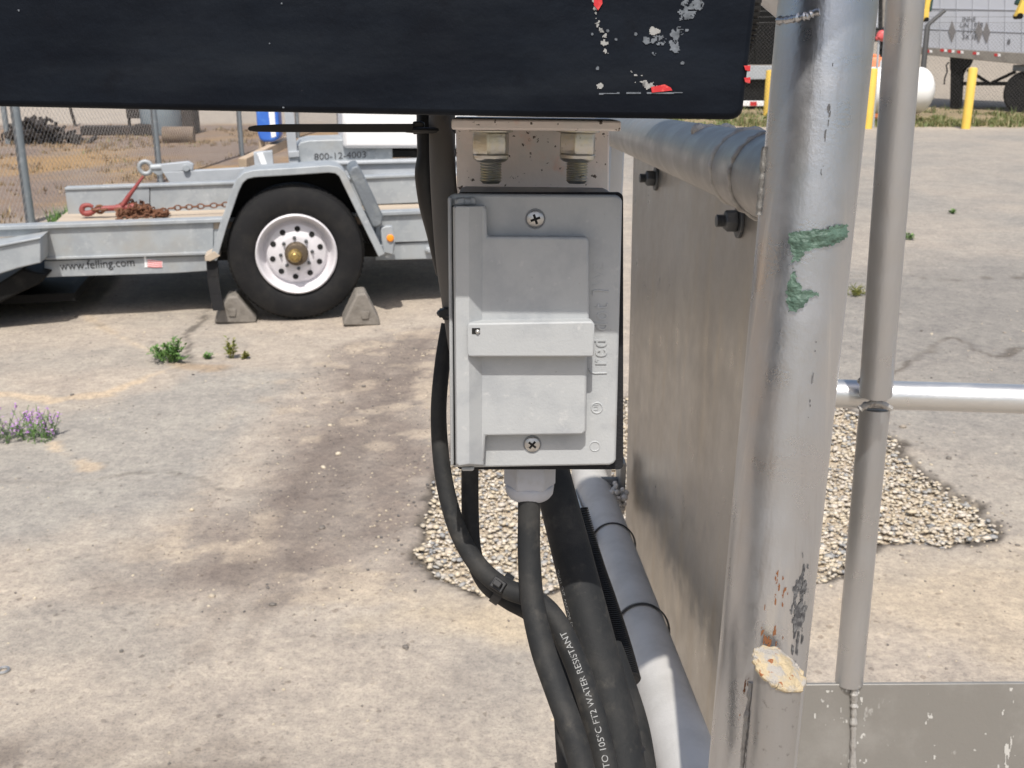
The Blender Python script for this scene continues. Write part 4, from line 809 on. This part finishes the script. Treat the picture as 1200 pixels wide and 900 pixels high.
# lower bracket with bolt at the panel foot
c = W(727, 566, 1.48); m = MB(); m.box(c, .008, .05, .075, LA, LB, LC); m.build('foot_plate', 'rail', gr, .001)
m = MB(); m.cyl(c - LA * .028, c - LA * .002, .009, 6); m.cyl(c - LA * .034, c - LA * .028, .006, 12); m.build('foot_bolt', 'bolt_dark', gr, .0008)
m = MB()
for k in range(60): m.sphere(W(723 + random.gauss(0, 4), 586 + random.gauss(0, 8), 1.44 + random.uniform(-.01, .01)), random.uniform(.0025, .0055), 10, 6)
m.build('foot_weld', 'low_rail', gr)
m = MB(); a = W(672, 585, 1.5); b_ = W(690, 640, 1.27); m.box((a + b_) / 2, .006, .03, (b_ - a).length, LA, (b_ - a).normalized().cross(LA), (b_ - a).normalized()); m.build('rail_strip', 'slim', gr, .001)
# slim tubes and cross rail
su, sj, sl_ = W(1064, -40, .90), W(1026, 462, 1.06), W(994.5, 800, 1.205)
m = MB(); m.tube([su, sj], .0159, 32); m.build('slim_post', 'slim', gr, smooth=60)
m = MB(); m.tube([W(1025.2, 478, 1.105), W(1022.3, 505, 1.112), W(994.9, 799, 1.208)], .0154, 32); m.build('slim_post', 'slim', gr, smooth=60)
ca_, cb_ = W(940, 460, 1.11), W(1330, 471.5, 1.05); m = MB(); m.tube([ca_, cb_], .0148, 32); m.build('cross_rail', 'bright_rail', gr, smooth=60)
cd_ = (cb_ - ca_).normalized(); jp = W(1025, 463, 1.075)
m = MB(); P = []
for k in range(15): f = k / 14; P.append(W(1008 + 36 * f, 445 + 13 * math.sin(math.pi * f), 1.062 - .012 * math.sin(math.pi * f)))
m.tube(P, [random.uniform(.0028, .0042) for _ in P], 8, smooth_k=2); m.build('weld_bead', 'weld', gr)
m = MB(); P = [W(1008 + 36 * k / 14, 479 - 7 * math.sin(math.pi * k / 14), 1.066 - .004 * math.sin(math.pi * k / 14)) for k in range(15)]; m.tube(P, [random.uniform(.0025, .004) for _ in P], 8)
for k in range(60):
    f = random.uniform(-1, 1); m.sphere(W(1026 + 17 * f + random.gauss(0, 1.5), (458 if k % 2 else 473) + (-6 if k % 2 else 5) * f * f + random.gauss(0, 1.6), 1.064 + .010 * f * f), random.uniform(.0018, .0036), 10, 6, (1, 1, .7))
m.build('weld_bead', 'weld', gr)
# toe board
TFn = Frame(W(1000, 800, 1.20), LA, LC, -LB); m = MB(); m.slab(TFn, [(780, 803.5), (1340, 800), (1340, 1010), (780, 1010)], -.005, 0); m.build('toe_board', 'toe', gr, .0008)
m = MB(); P = [TFn.P(1001 - .06 * k, 803 + 3.4 * k + random.uniform(-.5, .5), .002) for k in range(34)]; m.tube(P, [random.uniform(.0024, .0048) for _ in P], 8); m.build('weld_bead', 'weld', gr)
m = MB()
for k in range(7): m.sphere(W(999 + random.gauss(0, 3), 800 + random.gauss(0, 2), 1.198), random.uniform(.004, .006), 10, 6)
m.build('weld_blob', 'weld', gr)
def toe_mark(x0, x1, y0, y1, seed, thr, sy):
    mb = mask_sheet(lambda u, v: (fbm(u / 5, v / sy, seed, 4) - (((u - (x0 + x1) / 2) / (x1 - x0) * 2) ** 2) * .12 > thr), x0, x1, y0, y1, 1.0, lambda u, v: TFn.P(u, v, .0004))
    if mb.f: mb.build('scratch', 'scratch', gr, smooth=0)
M['scratch'] = pmat('pale scratch', (.50, .49, .46), .6)
toe_mark(985, 1016, 806, 900, 3, .64, 9); toe_mark(1136, 1156, 806, 880, 5, .665, 10); toe_mark(1168, 1192, 806, 900, 7, .66, 22); toe_mark(1080, 1100, 830, 900, 8, .70, 8); toe_mark(950, 985, 808, 850, 9, .68, 6)
# stub tube welded to the post, slanted cut top
sa = W(911, 777, .571); sd0 = (W(894, 960, .600) - sa).normalized(); sz_ = (CO - sa); sz_ = (sz_ - sd0 * sz_.dot(sd0)).normalized(); sx_ = sd0.cross(sz_)
if sx_.x < 0: sx_ = -sx_
m = MB(); n = 40; r0 = .0128; top = []; bot = []; cen = sa + sx_ * .001
for k in range(n):
    a = 2 * math.pi * k / n; cx, cz = math.sin(a), math.cos(a); lift = (.0025 * cz + .0056 * cx); top.append(cen + sx_ * (cx * r0) + sz_ * (cz * r0) + sd0 * (lift + .004)); bot.append(cen + sx_ * (cx * r0) + sz_ * (cz * r0) + sd0 * .2)
m.prism(top, bot); m.build('stub_tube', 'stub', gr, .0008, 2, 50)
m = MB(); ce = sum(top, Vector()) / n; vs = [ce - sd0 * .0035]; fs = []; K = 6
for j in range(1, K + 1):
    for k in range(n):
        v = ce.lerp(top[k], (1.04 + .05 * math.sin(k * .7) + .03 * math.sin(k * 1.9)) * j / K); vs.append(v - sd0 * (.0042 * math.cos(j / K * 1.5) + .0006 + random.uniform(0, .0007)))
for k in range(n): fs.append((0, 1 + k, 1 + (k + 1) % n))
for j in range(K - 1):
    for k in range(n): fs.append((1 + j * n + k, 1 + (j + 1) * n + k, 1 + (j + 1) * n + (k + 1) % n, 1 + j * n + (k + 1) % n))
m.add(vs, fs); m.build('stub_cap', 'rustcap', gr, smooth=60)
m = MB(); P = [top[k] - sd0 * .0005 for k in range(0, n + 1 if False else n)]; P.append(P[0]); m.tube(P, [random.uniform(.0008, .0024) for _ in P], 8); m.build('weld_bead', 'rustcap', gr)
for x0, x1, y0, y1 in ((888, 874, 795, 915), (880, 867, 800, 915)):
    P = []
    for k in range(30):
        g = on_post(x0 + (x1 - x0) * k / 29 + random.uniform(-.6, .6), y0 + (y1 - y0) * k / 29, .0005)
        if g: P.append(post_pt(*g, 0.0))
    m = MB(); m.tube(P, [random.uniform(.0010, .0022) for _ in P], 8); m.build('weld_bead', 'weld', gr)
# green paint left on the post
def px_poly_on_post(poly): return [on_post(x, y) for x, y in poly]
def green(poly, seed):
    q = [g for g in px_poly_on_post(poly) if g]; U = [(a * pr_, l) for a, l in q]; us = [u for u, _ in U]; vs_ = [v for _, v in U]
    fn = lambda u, v: poly_sd(u, v, U) + (fbm(u * 700, v * 700, seed, 4) - .5) * .0035 + (fbm(u * 180, v * 180, seed + 3) - .5) * .0015 < -.0002
    mb = mask_sheet(fn, min(us) - .003, max(us) + .003, min(vs_) - .003, max(vs_) + .003, .00035, lambda u, v: post_pt(u / pr_, v, .0003 + .0022 * float(fbm(np.array([u * 260]), np.array([v * 260]), seed + 5)[0])))
    return mb.build('green_paint', 'green', gr, smooth=60)
green([(925, 274), (935, 271), (960, 268), (991, 262), (992, 276), (975, 288), (955, 290), (944, 295), (937, 308), (928, 307), (929, 296), (925, 288)], 5)
green([(929, 316), (935, 328), (941, 341), (950, 340), (962, 343), (950, 350), (938, 362), (925, 366), (922, 350), (922, 330)], 9)
def smudge(mat, px, py, w_, h_, seed, thr=.56, name='dark_scuff'):
    g = on_post(px, py); u0, v0 = g[0] * pr_, g[1]
    fn = lambda u, v: fbm(u * 600, v * 160, seed, 4) - (((u - u0) / w_) ** 2 + ((v - v0) / h_) ** 2) * .35 > thr
    mb = mask_sheet(fn, u0 - w_ * 1.5, u0 + w_ * 1.5, v0 - h_ * 1.5, v0 + h_ * 1.5, .0004, lambda u, v: post_pt(u / pr_, v, .0003))
    if mb.f: mb.build(name, mat, gr, smooth=60)
M['scuff'] = pmat('dark rub mark', (.07, .07, .075), .6, .3, [(300, (.2, .2, .2), .4, .65)])
M['rustspot'] = pmat('rust speck', (.20, .08, .03), .8)
smudge('scuff', 938, 715, .007, .030, 12, .40); smudge('scuff', 966, 185, .0012, .055, 14, .52); smudge('scuff', 953, 440, .0010, .05, 15, .54)
smudge('rustspot', 905, 745, .011, .016, 22, .57, 'rust_specks'); smudge('rustspot', 912, 690, .009, .05, 23, .635, 'rust_specks'); smudge('rustspot', 875, 830, .005, .03, 24, .58, 'rust_specks')
# ---- black beam across the top
FBm = Frame(W(627, 138, .379), LA, LC, -LB); bx = thing('black_box', 'black painted steel box across the top, heightened for shade, peeled tape marks near right end', 'steel box', W(400, 130, .43))
cor = [(-420, -330), (893, -330)] + [(873.5 - 12 * (1 - math.cos(a)) + .6, 141 - 12 * (1 - math.sin(a))) for a in [R_(x) for x in (0, 15, 30, 45, 60, 75, 90)]] + [(-420, 117)]
cor = [(-420, -330), (905, -330), (887, 0), (872.5, 122), (871.8, 128), (870, 133), (866, 137.2), (861, 139.6), (855, 140.3), (630, 137.5), (400, 133), (200, 129), (-420, 116)]
uvc = [FBm.uv(x, y) for x, y in cor]; (ua_, va_), (ub_, vb_) = FBm.uv(872.5, 122), FBm.uv(887, 0); k_ = (ub_ - ua_) / (vb_ - va_)
uvc[0] = (FBm.uv(-420, 0)[0], .80); uvc[1] = (.222, .90); uvc[0] = (uvc[0][0], .90); uvc.insert(2, (.215, .36)); uvc.insert(3, (ub_ + k_ * (.24 - vb_), .24))  # tall top and right overhang, out of view, added to shade the rails
m = MB(); m.prism([FBm.p(u, v, 0) for u, v in uvc], [FBm.p(u, v, -.105) for u, v in uvc]); body = m.build('box_shell_shade_top', 'beam', bx, .0022, 3, 40)
def on_beam(px, py, h=.0003): return FBm.P(px, py, h)
def residue(name, mat, fn, x0, x1, y0, y1, h=.0003, st=1.0):
    mb = mask_sheet(fn, x0, x1, y0, y1, st, lambda u, v: FBm.P(u, v, h)); 
    if mb.f: mb.build(name, mat, bx, smooth=0)
q8 = lambda u, v, s, o=4: fbm(u / s, v / s, int(s * 7), o)
residue('tape_residue', 'peel', lambda u, v: (poly_sd(u, v, [(812, -20), (838, -30), (826, 6), (806, 36), (796, 62), (776, 66), (752, 48), (770, 44), (790, 30)]) + (q8(u, v, 9) - .5) * 34 < -4) & (q8(u, v, 3, 3) > .36), 740, 850, -30, 80)
residue('tape_residue', 'peel_light', lambda u, v: (poly_sd(u, v, [(694, -10), (702, -10), (700, 20), (714, 52), (710, 66), (704, 50), (696, 20)]) + (q8(u, v, 5) - .5) * 20 < -3), 686, 726, -20, 76)
residue('tape_residue', 'peel_light', lambda u, v: (poly_sd(u, v, [(738, 82), (750, 90), (772, 98), (784, 103), (758, 107), (748, 98)]) + (q8(u, v, 4) - .5) * 14 < -2.2), 730, 796, 76, 112)
residue('tape_residue', 'peel', lambda u, v: (np.abs(v - 109.2 + (u - 740) * .012) < .9) & (u > 702) & (u < 800) & (q8(u, v * .2, 9) > .35), 700, 802, 104, 114)
residue('tape_residue', 'peel_light', lambda u, v: (np.hypot(u - 703, v - 101) < 5.2 - (q8(u, v, 4) * 6 - 2)), 694, 712, 92, 110)
residue('tape_residue', 'peel_light', lambda u, v: (np.hypot((u - 766) / 1.6, v - 36) < 8 - q8(u, v, 4) * 9), 745, 790, 24, 50)
for x, y, s in ((700, 80, 2), (722, 46, 1.6), (745, 40, 2), (712, 36, 2), (800, 74, 2.2), (694, 40, 1.5), (330, 4, 1.2), (22, 12, 1.3), (316, 51, 1), (332, 126, 1.2)): residue('paint_chip', 'peel', lambda u, v, x=x, y=y, s=s: np.hypot(u - x, v - y) < s * 1.4 - q8(u, v, 2) * s, x - 4, x + 4, y - 4, y + 4, .0003, .6)
m = MB(); m.slab(FBm, [(763, 102), (779, 99), (786, 102.5), (788, 106), (764, 108.5)], .0, .0006); m.build('red_scrap', 'red', bx, smooth=0)
m = MB(); m.slab(FBm, [(696, -8), (705, -6), (706, 4), (701, 12), (696, 6)], .0, .0006); m.build('red_scrap', 'red', bx, smooth=0)
for yy in (80, 94): m = MB(); m.slab(FBm, [(872, yy - 3), (879.5, yy - 3.5), (879, yy + 3.5), (873.5, yy + 2)], -.004, .0005); m.build('red_scrap', 'red', bx, smooth=0)
m = MB(); m.slab(FBm, [(868.5, yy + 1) if False else (703, -40), (703.5, -40), (703.5, 60), (703, 60)], -.001, .0001)
kc = W(871, -8, .415); m = MB(); m.lathe([(.012, -.003), (.0232, -.003), (.0240, -.0016), (.0240, .0010), (.0232, .002), (.008, .003), (0, .003)], kc, LA, 72); kb = m.build('end_knob', 'black', bx, .0004)
m = MB()
for k in range(64):
    a = 2 * math.pi * k / 64; d = LC * math.cos(a) + -LB * math.sin(a); e_ = LA.cross(d); m.box(kc + d * .0241, .0036, .0008, .0012, LA, d, e_)
m.build('knurl', 'rubber', kb, smooth=0)
# ---- mounting bracket with two bolts
br = thing('mounting_bracket', 'pinkish white steel bracket with two hanging bolts above the outlet box', 'bracket', BF.P(625, 150, -.03))
m = MB(); m.slab(BF, [(534, 150), (714, 151), (713.5, 240), (536, 238)], -.060, -.054); m.build('back_plate', 'bracket', br, .0008)
m = MB(); m.slab(BF, [(529, 139), (728, 141.5), (728, 154), (529, 152)], -.06, -.012); m.build('top_plate', 'bracket', br, .0010)
for px in (575.5, 677.5):
    ax_ = -LC; tp_ = BF.P(px, 152, -.030); sc_ = .000392
    b0 = MB(); b0.lathe([(.0096, 0), (.0096, .0010)], tp_, ax_, 28); par = b0.build('hanging_bolt', 'bolt', br, .0002)
    m = MB(); m.lathe([(.0082, .0010), (.0085, .0018), (.0085, .0098), (.0080, .0106)], tp_, ax_, 6, (LA * math.cos(.35) + LB * math.sin(.35))); m.lathe([(.0080, .0104), (.0077, .0126), (.0060, .0138)], tp_, ax_, 28); m.build('lock_nut', 'bolt', par, .0005)
    m = MB(); prof = [(.0040, .0125)]
    for k in range(8): prof += [(.0050, .0136 + .00118 * k), (.0042, .0136 + .00118 * (k + .5))]
    prof += [(.0036, .0232), (0, .0234)]; m.lathe(prof, tp_, ax_, 28); m.build('thread', 'bolt', par, smooth=25)
# ---- outlet box
ob = thing('outlet_box', 'grey weatherproof outlet box with hinged lid and raised lettering', 'outlet box', BF.P(627, 548, -.02))
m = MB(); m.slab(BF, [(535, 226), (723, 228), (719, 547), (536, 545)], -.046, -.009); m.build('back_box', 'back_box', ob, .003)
m = MB(); m.slab(BF, rrect(535, 226, 730.5, 550.5, 6), -.0092, -.0042); m.build('gasket', 'gasket', ob, .0004)
pl_ = [(533, 227.5), (722, 229), (727, 231), (729.4, 236), (722, 539), (719.5, 543.5), (714, 545.5), (545, 548.5), (533, 548), (528, 544), (525, 234), (527, 229.5)]
m = MB(); m.slab(BF, pl_, -.0042, 0); m.build('cover_plate', 'box_grey', ob, .0011, 3)
m = MB(); m.slab(BF, [(524.5, 231), (529.2, 231), (532, 545), (528, 547)], -.001, .0035); m.build('edge_rim', 'box_grey', ob, .0008, 2)
HL = .0062
CH = .0108
lid = [(552, 243), (567, 242), (570, 244), (571, 277.5), (686, 278), (690, 281), (690.5, 378), (688, 418), (687.3, 505), (683, 510), (569, 511), (567.5, 540), (563, 545), (552, 545)]
m = MB(); m.slab(BF, lid, .0002, HL); lidm = m.build('hinged_lid', 'box_grey', ob, .0011, 3)
fq = [(533, 243), (536, 241.3), (549.5, 241.6), (550, 544), (538, 546), (535, 543)]; bq = [(530.5, 243), (532, 240.8), (568, 241), (567, 545.5), (536, 547), (534, 545)]
m = MB(); m.prism([BF.p(*BF.uv(x, y, CH), CH) for x, y in fq], [BF.p(*BF.uv(x, y, .0055), .0055) for x, y in bq]); m.prism([BF.p(*BF.uv(x, y, .0056), .0056) for x, y in bq], [BF.p(*BF.uv(x, y, .0002), .0002) for x, y in bq]); m.build('lid_hinge_side', 'box_grey', ob, .0013, 3)
m = MB(); m.slab(BF, [(529.6, 241), (532.2, 241), (534.4, 545), (531.6, 545)], -.0002, .0004); m.build('lid_gap', 'dark_gap', ob)
led = [(549, 379), (694, 376.5), (697, 380), (696.5, 416), (694.5, 418.5), (548.5, 418.5), (547, 414), (547, 384)]
LDH = HL + .0066
q1 = [BF.uv(x, y, LDH) for x, y in led]; fr_ = [BF.p(u, v, LDH) for u, v in q1]
q2 = [BF.uv(x, y, HL) for x, y in [(549, 375), (692, 373), (694, 377), (693.5, 413), (692, 415), (575, 415), (568, 411), (549, 382)]]; bk_ = [BF.p(u, v, HL - .0008) for u, v in q2]
m = MB(); m.prism(fr_, bk_); m.build('lid_grip', 'box_grey', lidm if False else ob, .0008, 3)
m = MB(); m.slab(BF, [(553, 384.5), (562.5, 384.5), (562.5, 391.5), (553, 391.5)], LDH - .003, LDH + .00015); m.build('latch_slot', 'dark_gap', ob)
m = MB(); m.sphere(BF.P(559.8, 388.6, LDH), .0011, 14, 10); m.build('latch_pin', 'screw', ob)
m = MB(); m.slab(BF, [(534, 233), (545, 231.5), (545, 240.5), (534, 241)], 0, .004); m.slab(BF, [(551, 231), (557, 232), (558, 240), (551, 240.5)], 0, .004); m.build('hinge_knuckle', 'box_grey', ob, .0010, 3)
m = MB(); m.cyl(BF.P(533, 236.5, .002), BF.P(556, 236, .002), .0014, 14); m.build('hinge_pin', 'box_grey', ob)
m = MB(); m.slab(BF, [(541, 548), (556, 547.6), (555, 552.5), (541, 552.5)], -.001, .003); m.build('hinge_knuckle', 'box_grey', ob, .0008, 3)
for px, py, rot, s in ((627.3, 256.5, .35, 1), (623.7, 520.5, .9, .95)):
    c = BF.P(px, py, 0); par = MB().lathe([(.0036 * s, -.001), (.0036 * s, .0006), (.0029 * s, .0011), (0, .0013)], c, -LB, 32).build('cover_screw', 'screw', ob, smooth=50)
    m = MB()
    for k in (0, 1): d = LA * math.cos(rot + k * math.pi / 2) + LC * math.sin(rot + k * math.pi / 2); m.box(c - LB * (.0011 + .00002 * k), .0042 * s, .0010 * s, .0006, d, d.cross(LB), LB)
    m.build('cross_recess', 'dark_gap', par, smooth=0)
    m = MB().torus(c + -LB * .0001, LB, .0040 * s, .0003, 32, 6); m.build('countersink', 'back_box', par)
# raised lettering, read upwards
tx = MB(); a = BF.P(710.5, 428, .0); put_text(tx, 'red dot', .0108, a, LC * .70, -LA, -LB, .0005, 'LEFT', 1.18); tx.build('raised_lettering', 'box_grey', ob, .00018, 1, 30)
tx = MB(); a = BF.P(707, 336, .0); put_text(tx, 'WE', .0065, a, LC, -LA, -LB, .00025); tx.build('raised_lettering', 'box_grey', ob, 0, 1, 30)
P = [BF.P(x, y, .0002) for x, y in ((709, 341), (713.5, 342), (714, 350), (714, 440))]; m = MB(); m.tube([BF.P(x, y, .0001) for x, y in ((690.5, 432), (692, 436), (697, 437.5), (711, 437))], .0004, 8); m.tube([BF.P(x, y, .0001) for x, y in ((694.5, 346), (695, 341), (699, 340), (713, 341.5))], .0004, 8); m.torus(BF.P(699.5, 478, 0), LB, .0024, .00035, 28, 8); m.torus(BF.P(697, 523, 0), LB, .0022, .0003, 28, 8); put_text(m, 'UL', .003, BF.P(701, 481, 0), LC, -LA, -LB, .00025); m.build('raised_mark', 'box_grey', ob, smooth=40)
gl = BF.P(621, 549, -.026); m = MB(); m.lathe([(.0122, -.004), (.0124, 0), (.0124, .0070), (.0118, .0082)], gl, -LC, 6, LA); m.lathe([(.0110, .0070), (.0116, .0085), (.0112, .0118), (.0095, .0142), (.0060, .0150), (.0052, .0150)], gl, -LC, 36); m.build('cable_gland', 'gland', ob, .0008, 3, 40)
# ---- cables
def cable(name, pts, r, label, mat='rubber', cat='cable', n=22, flat=1.0, sk=10):
    P = [W(x, y, d) for x, y, d in pts]; m = MB(); m.tube(P, r if hasattr(r, '__len__') else [r] * len(P), n, True, sk, flat); return tag(m.build(name, mat, None, 0, 2, 60), label, cat)
gd = .482
cable('power_cable', [(620, 560, .502), (620, 600, .502), (620, 650, .501), (624, 705, .497), (636, 760, .490), (654, 812, .482), (672, 862, .474), (688, 925, .468)], [.0053, .0053, .0054, .0056, .0058, .0058, .0058, .0058], 'black power cable dropping from the grey gland under the outlet box')
cable('power_cable', [(526, 380, .520), (518, 430, .520), (514, 490, .520), (520, 560, .518), (536, 620, .515), (560, 662, .512), (590, 688, .510), (625, 702, .508), (650, 726, .505), (672, 770, .500), (690, 820, .494), (704, 870, .488), (716, 930, .482)], [.0038, .0038, .0039, .0042, .0044, .0046, .0048, .0051, .0054, .0056, .0057, .0057, .0057], 'black cable with white printed lettering looping from behind the outlet box left edge')
cable('power_cable', [(551, 520, .528), (551, 600, .526), (555, 650, .524), (570, 684, .522), (596, 704, .522), (625, 722, .522), (648, 760, .520), (668, 810, .514), (686, 860, .508), (700, 930, .500)], .0043, 'plain black cable hanging straight down behind the outlet box, then tied to the printed cable')
cable('thick_cable', [(640, 530, .575), (650, 570, .573), (668, 640, .566), (686, 710, .556), (704, 780, .546), (722, 850, .536), (736, 930, .526)], [.0100, .0102, .0106, .0108, .0109, .0110, .0110], 'thick dusty black cable running diagonally down beside the grey bottom rail')
cable('thick_cable', [(708, 760, .63), (722, 800, .62), (740, 860, .61), (752, 940, .60)], .0110, 'second thick black cable half hidden behind the thick dusty cable')
cable('thick_cable', [(672, 760, .575), (668, 820, .565), (670, 870, .555), (676, 940, .545)], .0085, 'dark cable at the bottom edge behind the plain hanging cables')
cable('hose', [(517, 60, .500), (518, 137, .500), (519, 200, .500), (523, 260, .502), (528, 310, .506), (534, 360, .512), (538, 410, .516)], [.0062, .0062, .0061, .0064, .0068, .0064, .0050], 'dark grey sleeved hose running down behind the outlet box', 'hose', 'hose')
cable('black_hose', [(500, 60, .515), (499, 137, .515), (500, 180, .516), (499, 205, .518), (504, 240, .522), (512, 275, .528), (522, 320, .53)], [.0052, .0045, .0046, .0054, .0055, .0050, .0048], 'jet black cable left of the dark grey hose', 'black', 'cable')
P, _ = spline([W(x, y, d) for x, y, d in ((671, 600, .73), (688, 660, .72), (703, 705, .70), (718, 752, .68), (731, 800, .66))], [1] * 5, 30); m = MB(); prof = []
for i, p in enumerate(P): prof.append(.0105 if (i // 1) % 2 else .0090)
PP = []; RR = []
nS = 84
tot = [0]
for i in range(1, len(P)): tot.append(tot[-1] + (P[i] - P[i - 1]).length)
for k in range(nS * 4):
    s_ = tot[-1] * k / (nS * 4 - 1); i = min(max(np.searchsorted(tot, s_) - 1, 0), len(P) - 2); f = (s_ - tot[i]) / (tot[i + 1] - tot[i]); PP.append(P[i].lerp(P[i + 1], f)); RR.append((.0112, .0112, .0092, .0092)[k % 4])
m.tube(PP, RR, 20); tag(m.build('corrugated_conduit', 'black', None, 0, 2, 30), 'black ribbed conduit between the thick cable and the bottom rail', 'conduit')
# printed lettering wrapped on cables
def wrap_text(txt, size, pts, r, th0, label, s_start, flip=False):
    Pk = [W(x, y, d) for x, y, d in pts]; Q, R2 = spline(Pk, r if hasattr(r, '__len__') else [r] * len(Pk), 24); T = [0]
    for i in range(1, len(Q)): T.append(T[-1] + (Q[i] - Q[i - 1]).length)
    v, f = text_mesh(txt, size); out = []
    bm = bmesh.new(); vv = [bm.verts.new(p) for p in v]
    for q in f:
        try: bm.faces.new([vv[i] for i in q])
        except ValueError: pass
    bmesh.ops.triangulate(bm, faces=bm.faces); bmesh.ops.subdivide_edges(bm, edges=bm.edges, cuts=1); bm.verts.index_update()
    for vt in bm.verts:
        x, y = vt.co.x, vt.co.y; s_ = (s_start - x) if not flip else s_start + x; s_ = min(max(s_, 0), T[-1]); i = min(max(int(np.searchsorted(T, s_)) - 1, 0), len(Q) - 2); fr = (s_ - T[i]) / max(T[i + 1] - T[i], 1e-9); c = Q[i].lerp(Q[i + 1], fr); t_ = (Q[i + 1] - Q[i]).normalized(); rad = R2[i] * (1 - fr) + R2[i + 1] * fr
        z_ = (CO - c); z_ = (z_ - t_ * z_.dot(t_)).normalized(); x_ = t_.cross(z_)
        if x_.x < 0: x_ = -x_
        a = th0 - (y / rad if not flip else -y / rad); out.append(c + (z_ * math.cos(a) + x_ * math.sin(a)) * (rad + .00012))
    mb = MB(); mb.add(out, [tuple(w_.index for w_ in q.verts) for q in bm.faces]); bm.free(); return mb
pc = [o_ for o_ in C.objects if o_.get('label', '').startswith('black cable with white')][0]
pts_ = [(625, 702, .508), (650, 726, .505), (672, 770, .500), (690, 820, .494), (704, 870, .488), (716, 930, .482)]; rr_ = [.0051, .0054, .0056, .0057, .0057, .0057]
Ltot = sum((W(*pts_[i + 1]) - W(*pts_[i])).length for i in range(5))
tx = wrap_text('-40ºC TO 105ºC FT2 WATER RESISTANT', .0042, pts_, rr_, .30, '', Ltot * 1.0); tx.build('printed_lettering', 'print', pc, smooth=0)
tkc = [o_ for o_ in C.objects if o_.get('label', '').startswith('thick dusty')][0]
tx = wrap_text('E51871 (UL) SOOW 2/C 105C', .0036, [(650, 570, .573), (668, 640, .566), (686, 710, .556), (704, 780, .546)], [.0102, .0106, .0108, .0109], -.95, '', .090); tx.build('printed_lettering', 'print', tkc, smooth=0)
# ---- cable ties
def tie(label, c, ax, R, head_dir, flat=1, tail=None, arc=(0, 1), hs=.0045, rr=.0012, X=None):
    t_ = thing('cable_tie', label, 'cable tie', c); m = MB(); ax = ax.normalized(); x, y = perp(ax) if X is None else (X, ax.cross(X)); P = [c + (x * math.cos(a) + y * math.sin(a)) * R for a in np.linspace(2 * math.pi * arc[0], 2 * math.pi * arc[1], 40)]
    Ws = rr * 1.8; vs = []; fs = []
    for i, p in enumerate(P):
        d = (p - c).normalized(); vs += [p - ax * Ws - d * .0003, p - ax * Ws + d * rr * .7, p + ax * Ws + d * rr * .7, p + ax * Ws - d * .0003]
    for i in range(len(P) - 1):
        for k in range(4): fs.append((i * 4 + k, i * 4 + (k + 1) % 4, i * 4 + 4 + (k + 1) % 4, i * 4 + 4 + k))
    m.add(vs, fs); m.build('strap', 'black', t_, smooth=40)
    if head_dir is not None:
        h = c + head_dir * (R + hs * .4); m = MB(); m.box(h, hs * 1.2, hs, hs, ax, head_dir.normalized(), ax.cross(head_dir).normalized()); m.build('head', 'black', t_, .0006)
        m = MB(); m.box(h + head_dir * hs * .75, hs * .7, hs * .6, hs * .5, ax, head_dir.normalized(), ax.cross(head_dir).normalized()); m.build('tail_stub', 'black', t_, .0004)
    return t_
def axis_at(p, q): return (q - p).normalized()
def brail(px, py):                                       # centre of bottom rail nearest a pixel
    r_ = ray(px, py).normalized(); w0 = CO - ba; b_ = r_.dot(bd); d_ = r_.dot(w0); e_ = bd.dot(w0); s_ = (e_ - b_ * d_) / (1 - b_ * b_); return ba + bd * s_
tie('thin black tie ring round the bottom rail, farther of the two', brail(722, 638), bd + LC * .35, .0270, None, rr=.0016)
tie('thin black tie ring round the bottom rail, nearer of the two', brail(756, 738), bd + LC * .30, .0270, None, rr=.0016)
c = W(588, 690, .516); cx = axis_at(W(560, 665, .514), W(612, 700, .512)); tie('black cable tie binding the two looped cables left of the gland cable', c, cx, .0074, (W(578, 678, .49) - c).normalized(), hs=.0058)
c = W(729, 890, .534); tie('black cable tie round the thick dusty cable at the bottom edge', c, axis_at(W(722, 850, .536), W(736, 930, .526)) + LA * .5, .0118, None, rr=.0014)
c = W(672, 897, .56); tie('black cable tie with square head on the lowest dark cable', c, axis_at(W(670, 870, .555), W(676, 940, .545)), .0090, (W(664, 893, .5) - c).normalized(), hs=.008)
lt = thing('cable_tie', 'black cable tie on the hose with a long straight tail pointing left', 'cable tie', W(492, 150, .505)); m = MB(); m.slab(Frame(W(492, 150, .497), LA, LC, -LB), [(483.5, 142.5), (492, 142), (497, 144), (497, 157), (484, 157.5)], -.006, 0); m.build('head', 'black', lt, .0006)
Fz = Frame(W(400, 150, .4955), LA, LC, -LB); m = MB(); m.slab(Fz, [(485, 145), (330, 145.4), (298, 147), (291.5, 148.6), (290, 151), (292, 153.4), (300, 154.5), (330, 155), (485, 155)], -.0011, 0); m.build('tail', 'black', lt, .0003)
m = MB(); m.torus(W(508, 152, .505), LC, .0105, .0014, 40, 8, LA, 1.25); m.build('strap', 'black', lt)
c = W(521, 368.5, .505); t3 = thing('cable_tie', 'small black cable tie head beside the left edge of the outlet box', 'cable tie', c); Fz = Frame(c, LA, LC, -LB); m = MB(); m.slab(Fz, [(514, 364), (519, 363.5), (519.5, 361.5), (523, 361.5), (530, 363), (530, 374), (523, 375.5), (519, 375), (518.5, 372.5), (514.5, 372.5)], -.006, 0); m.build('head', 'black', t3, .0006)
m = MB(); m.torus(W(533, 367, .512), LC, .0068, .0013, 30, 8, LA, 1.1); m.build('strap', 'black', t3)
# small washer lying on the ground at the left edge
q = GZ(4, 787); m = MB(); m.torus(q + ZU * .004, ZU, .014, .004, 24, 8); tag(m.build('metal_ring', 'screw'), 'small dark metal ring lying on the ground at the left edge', 'ring')
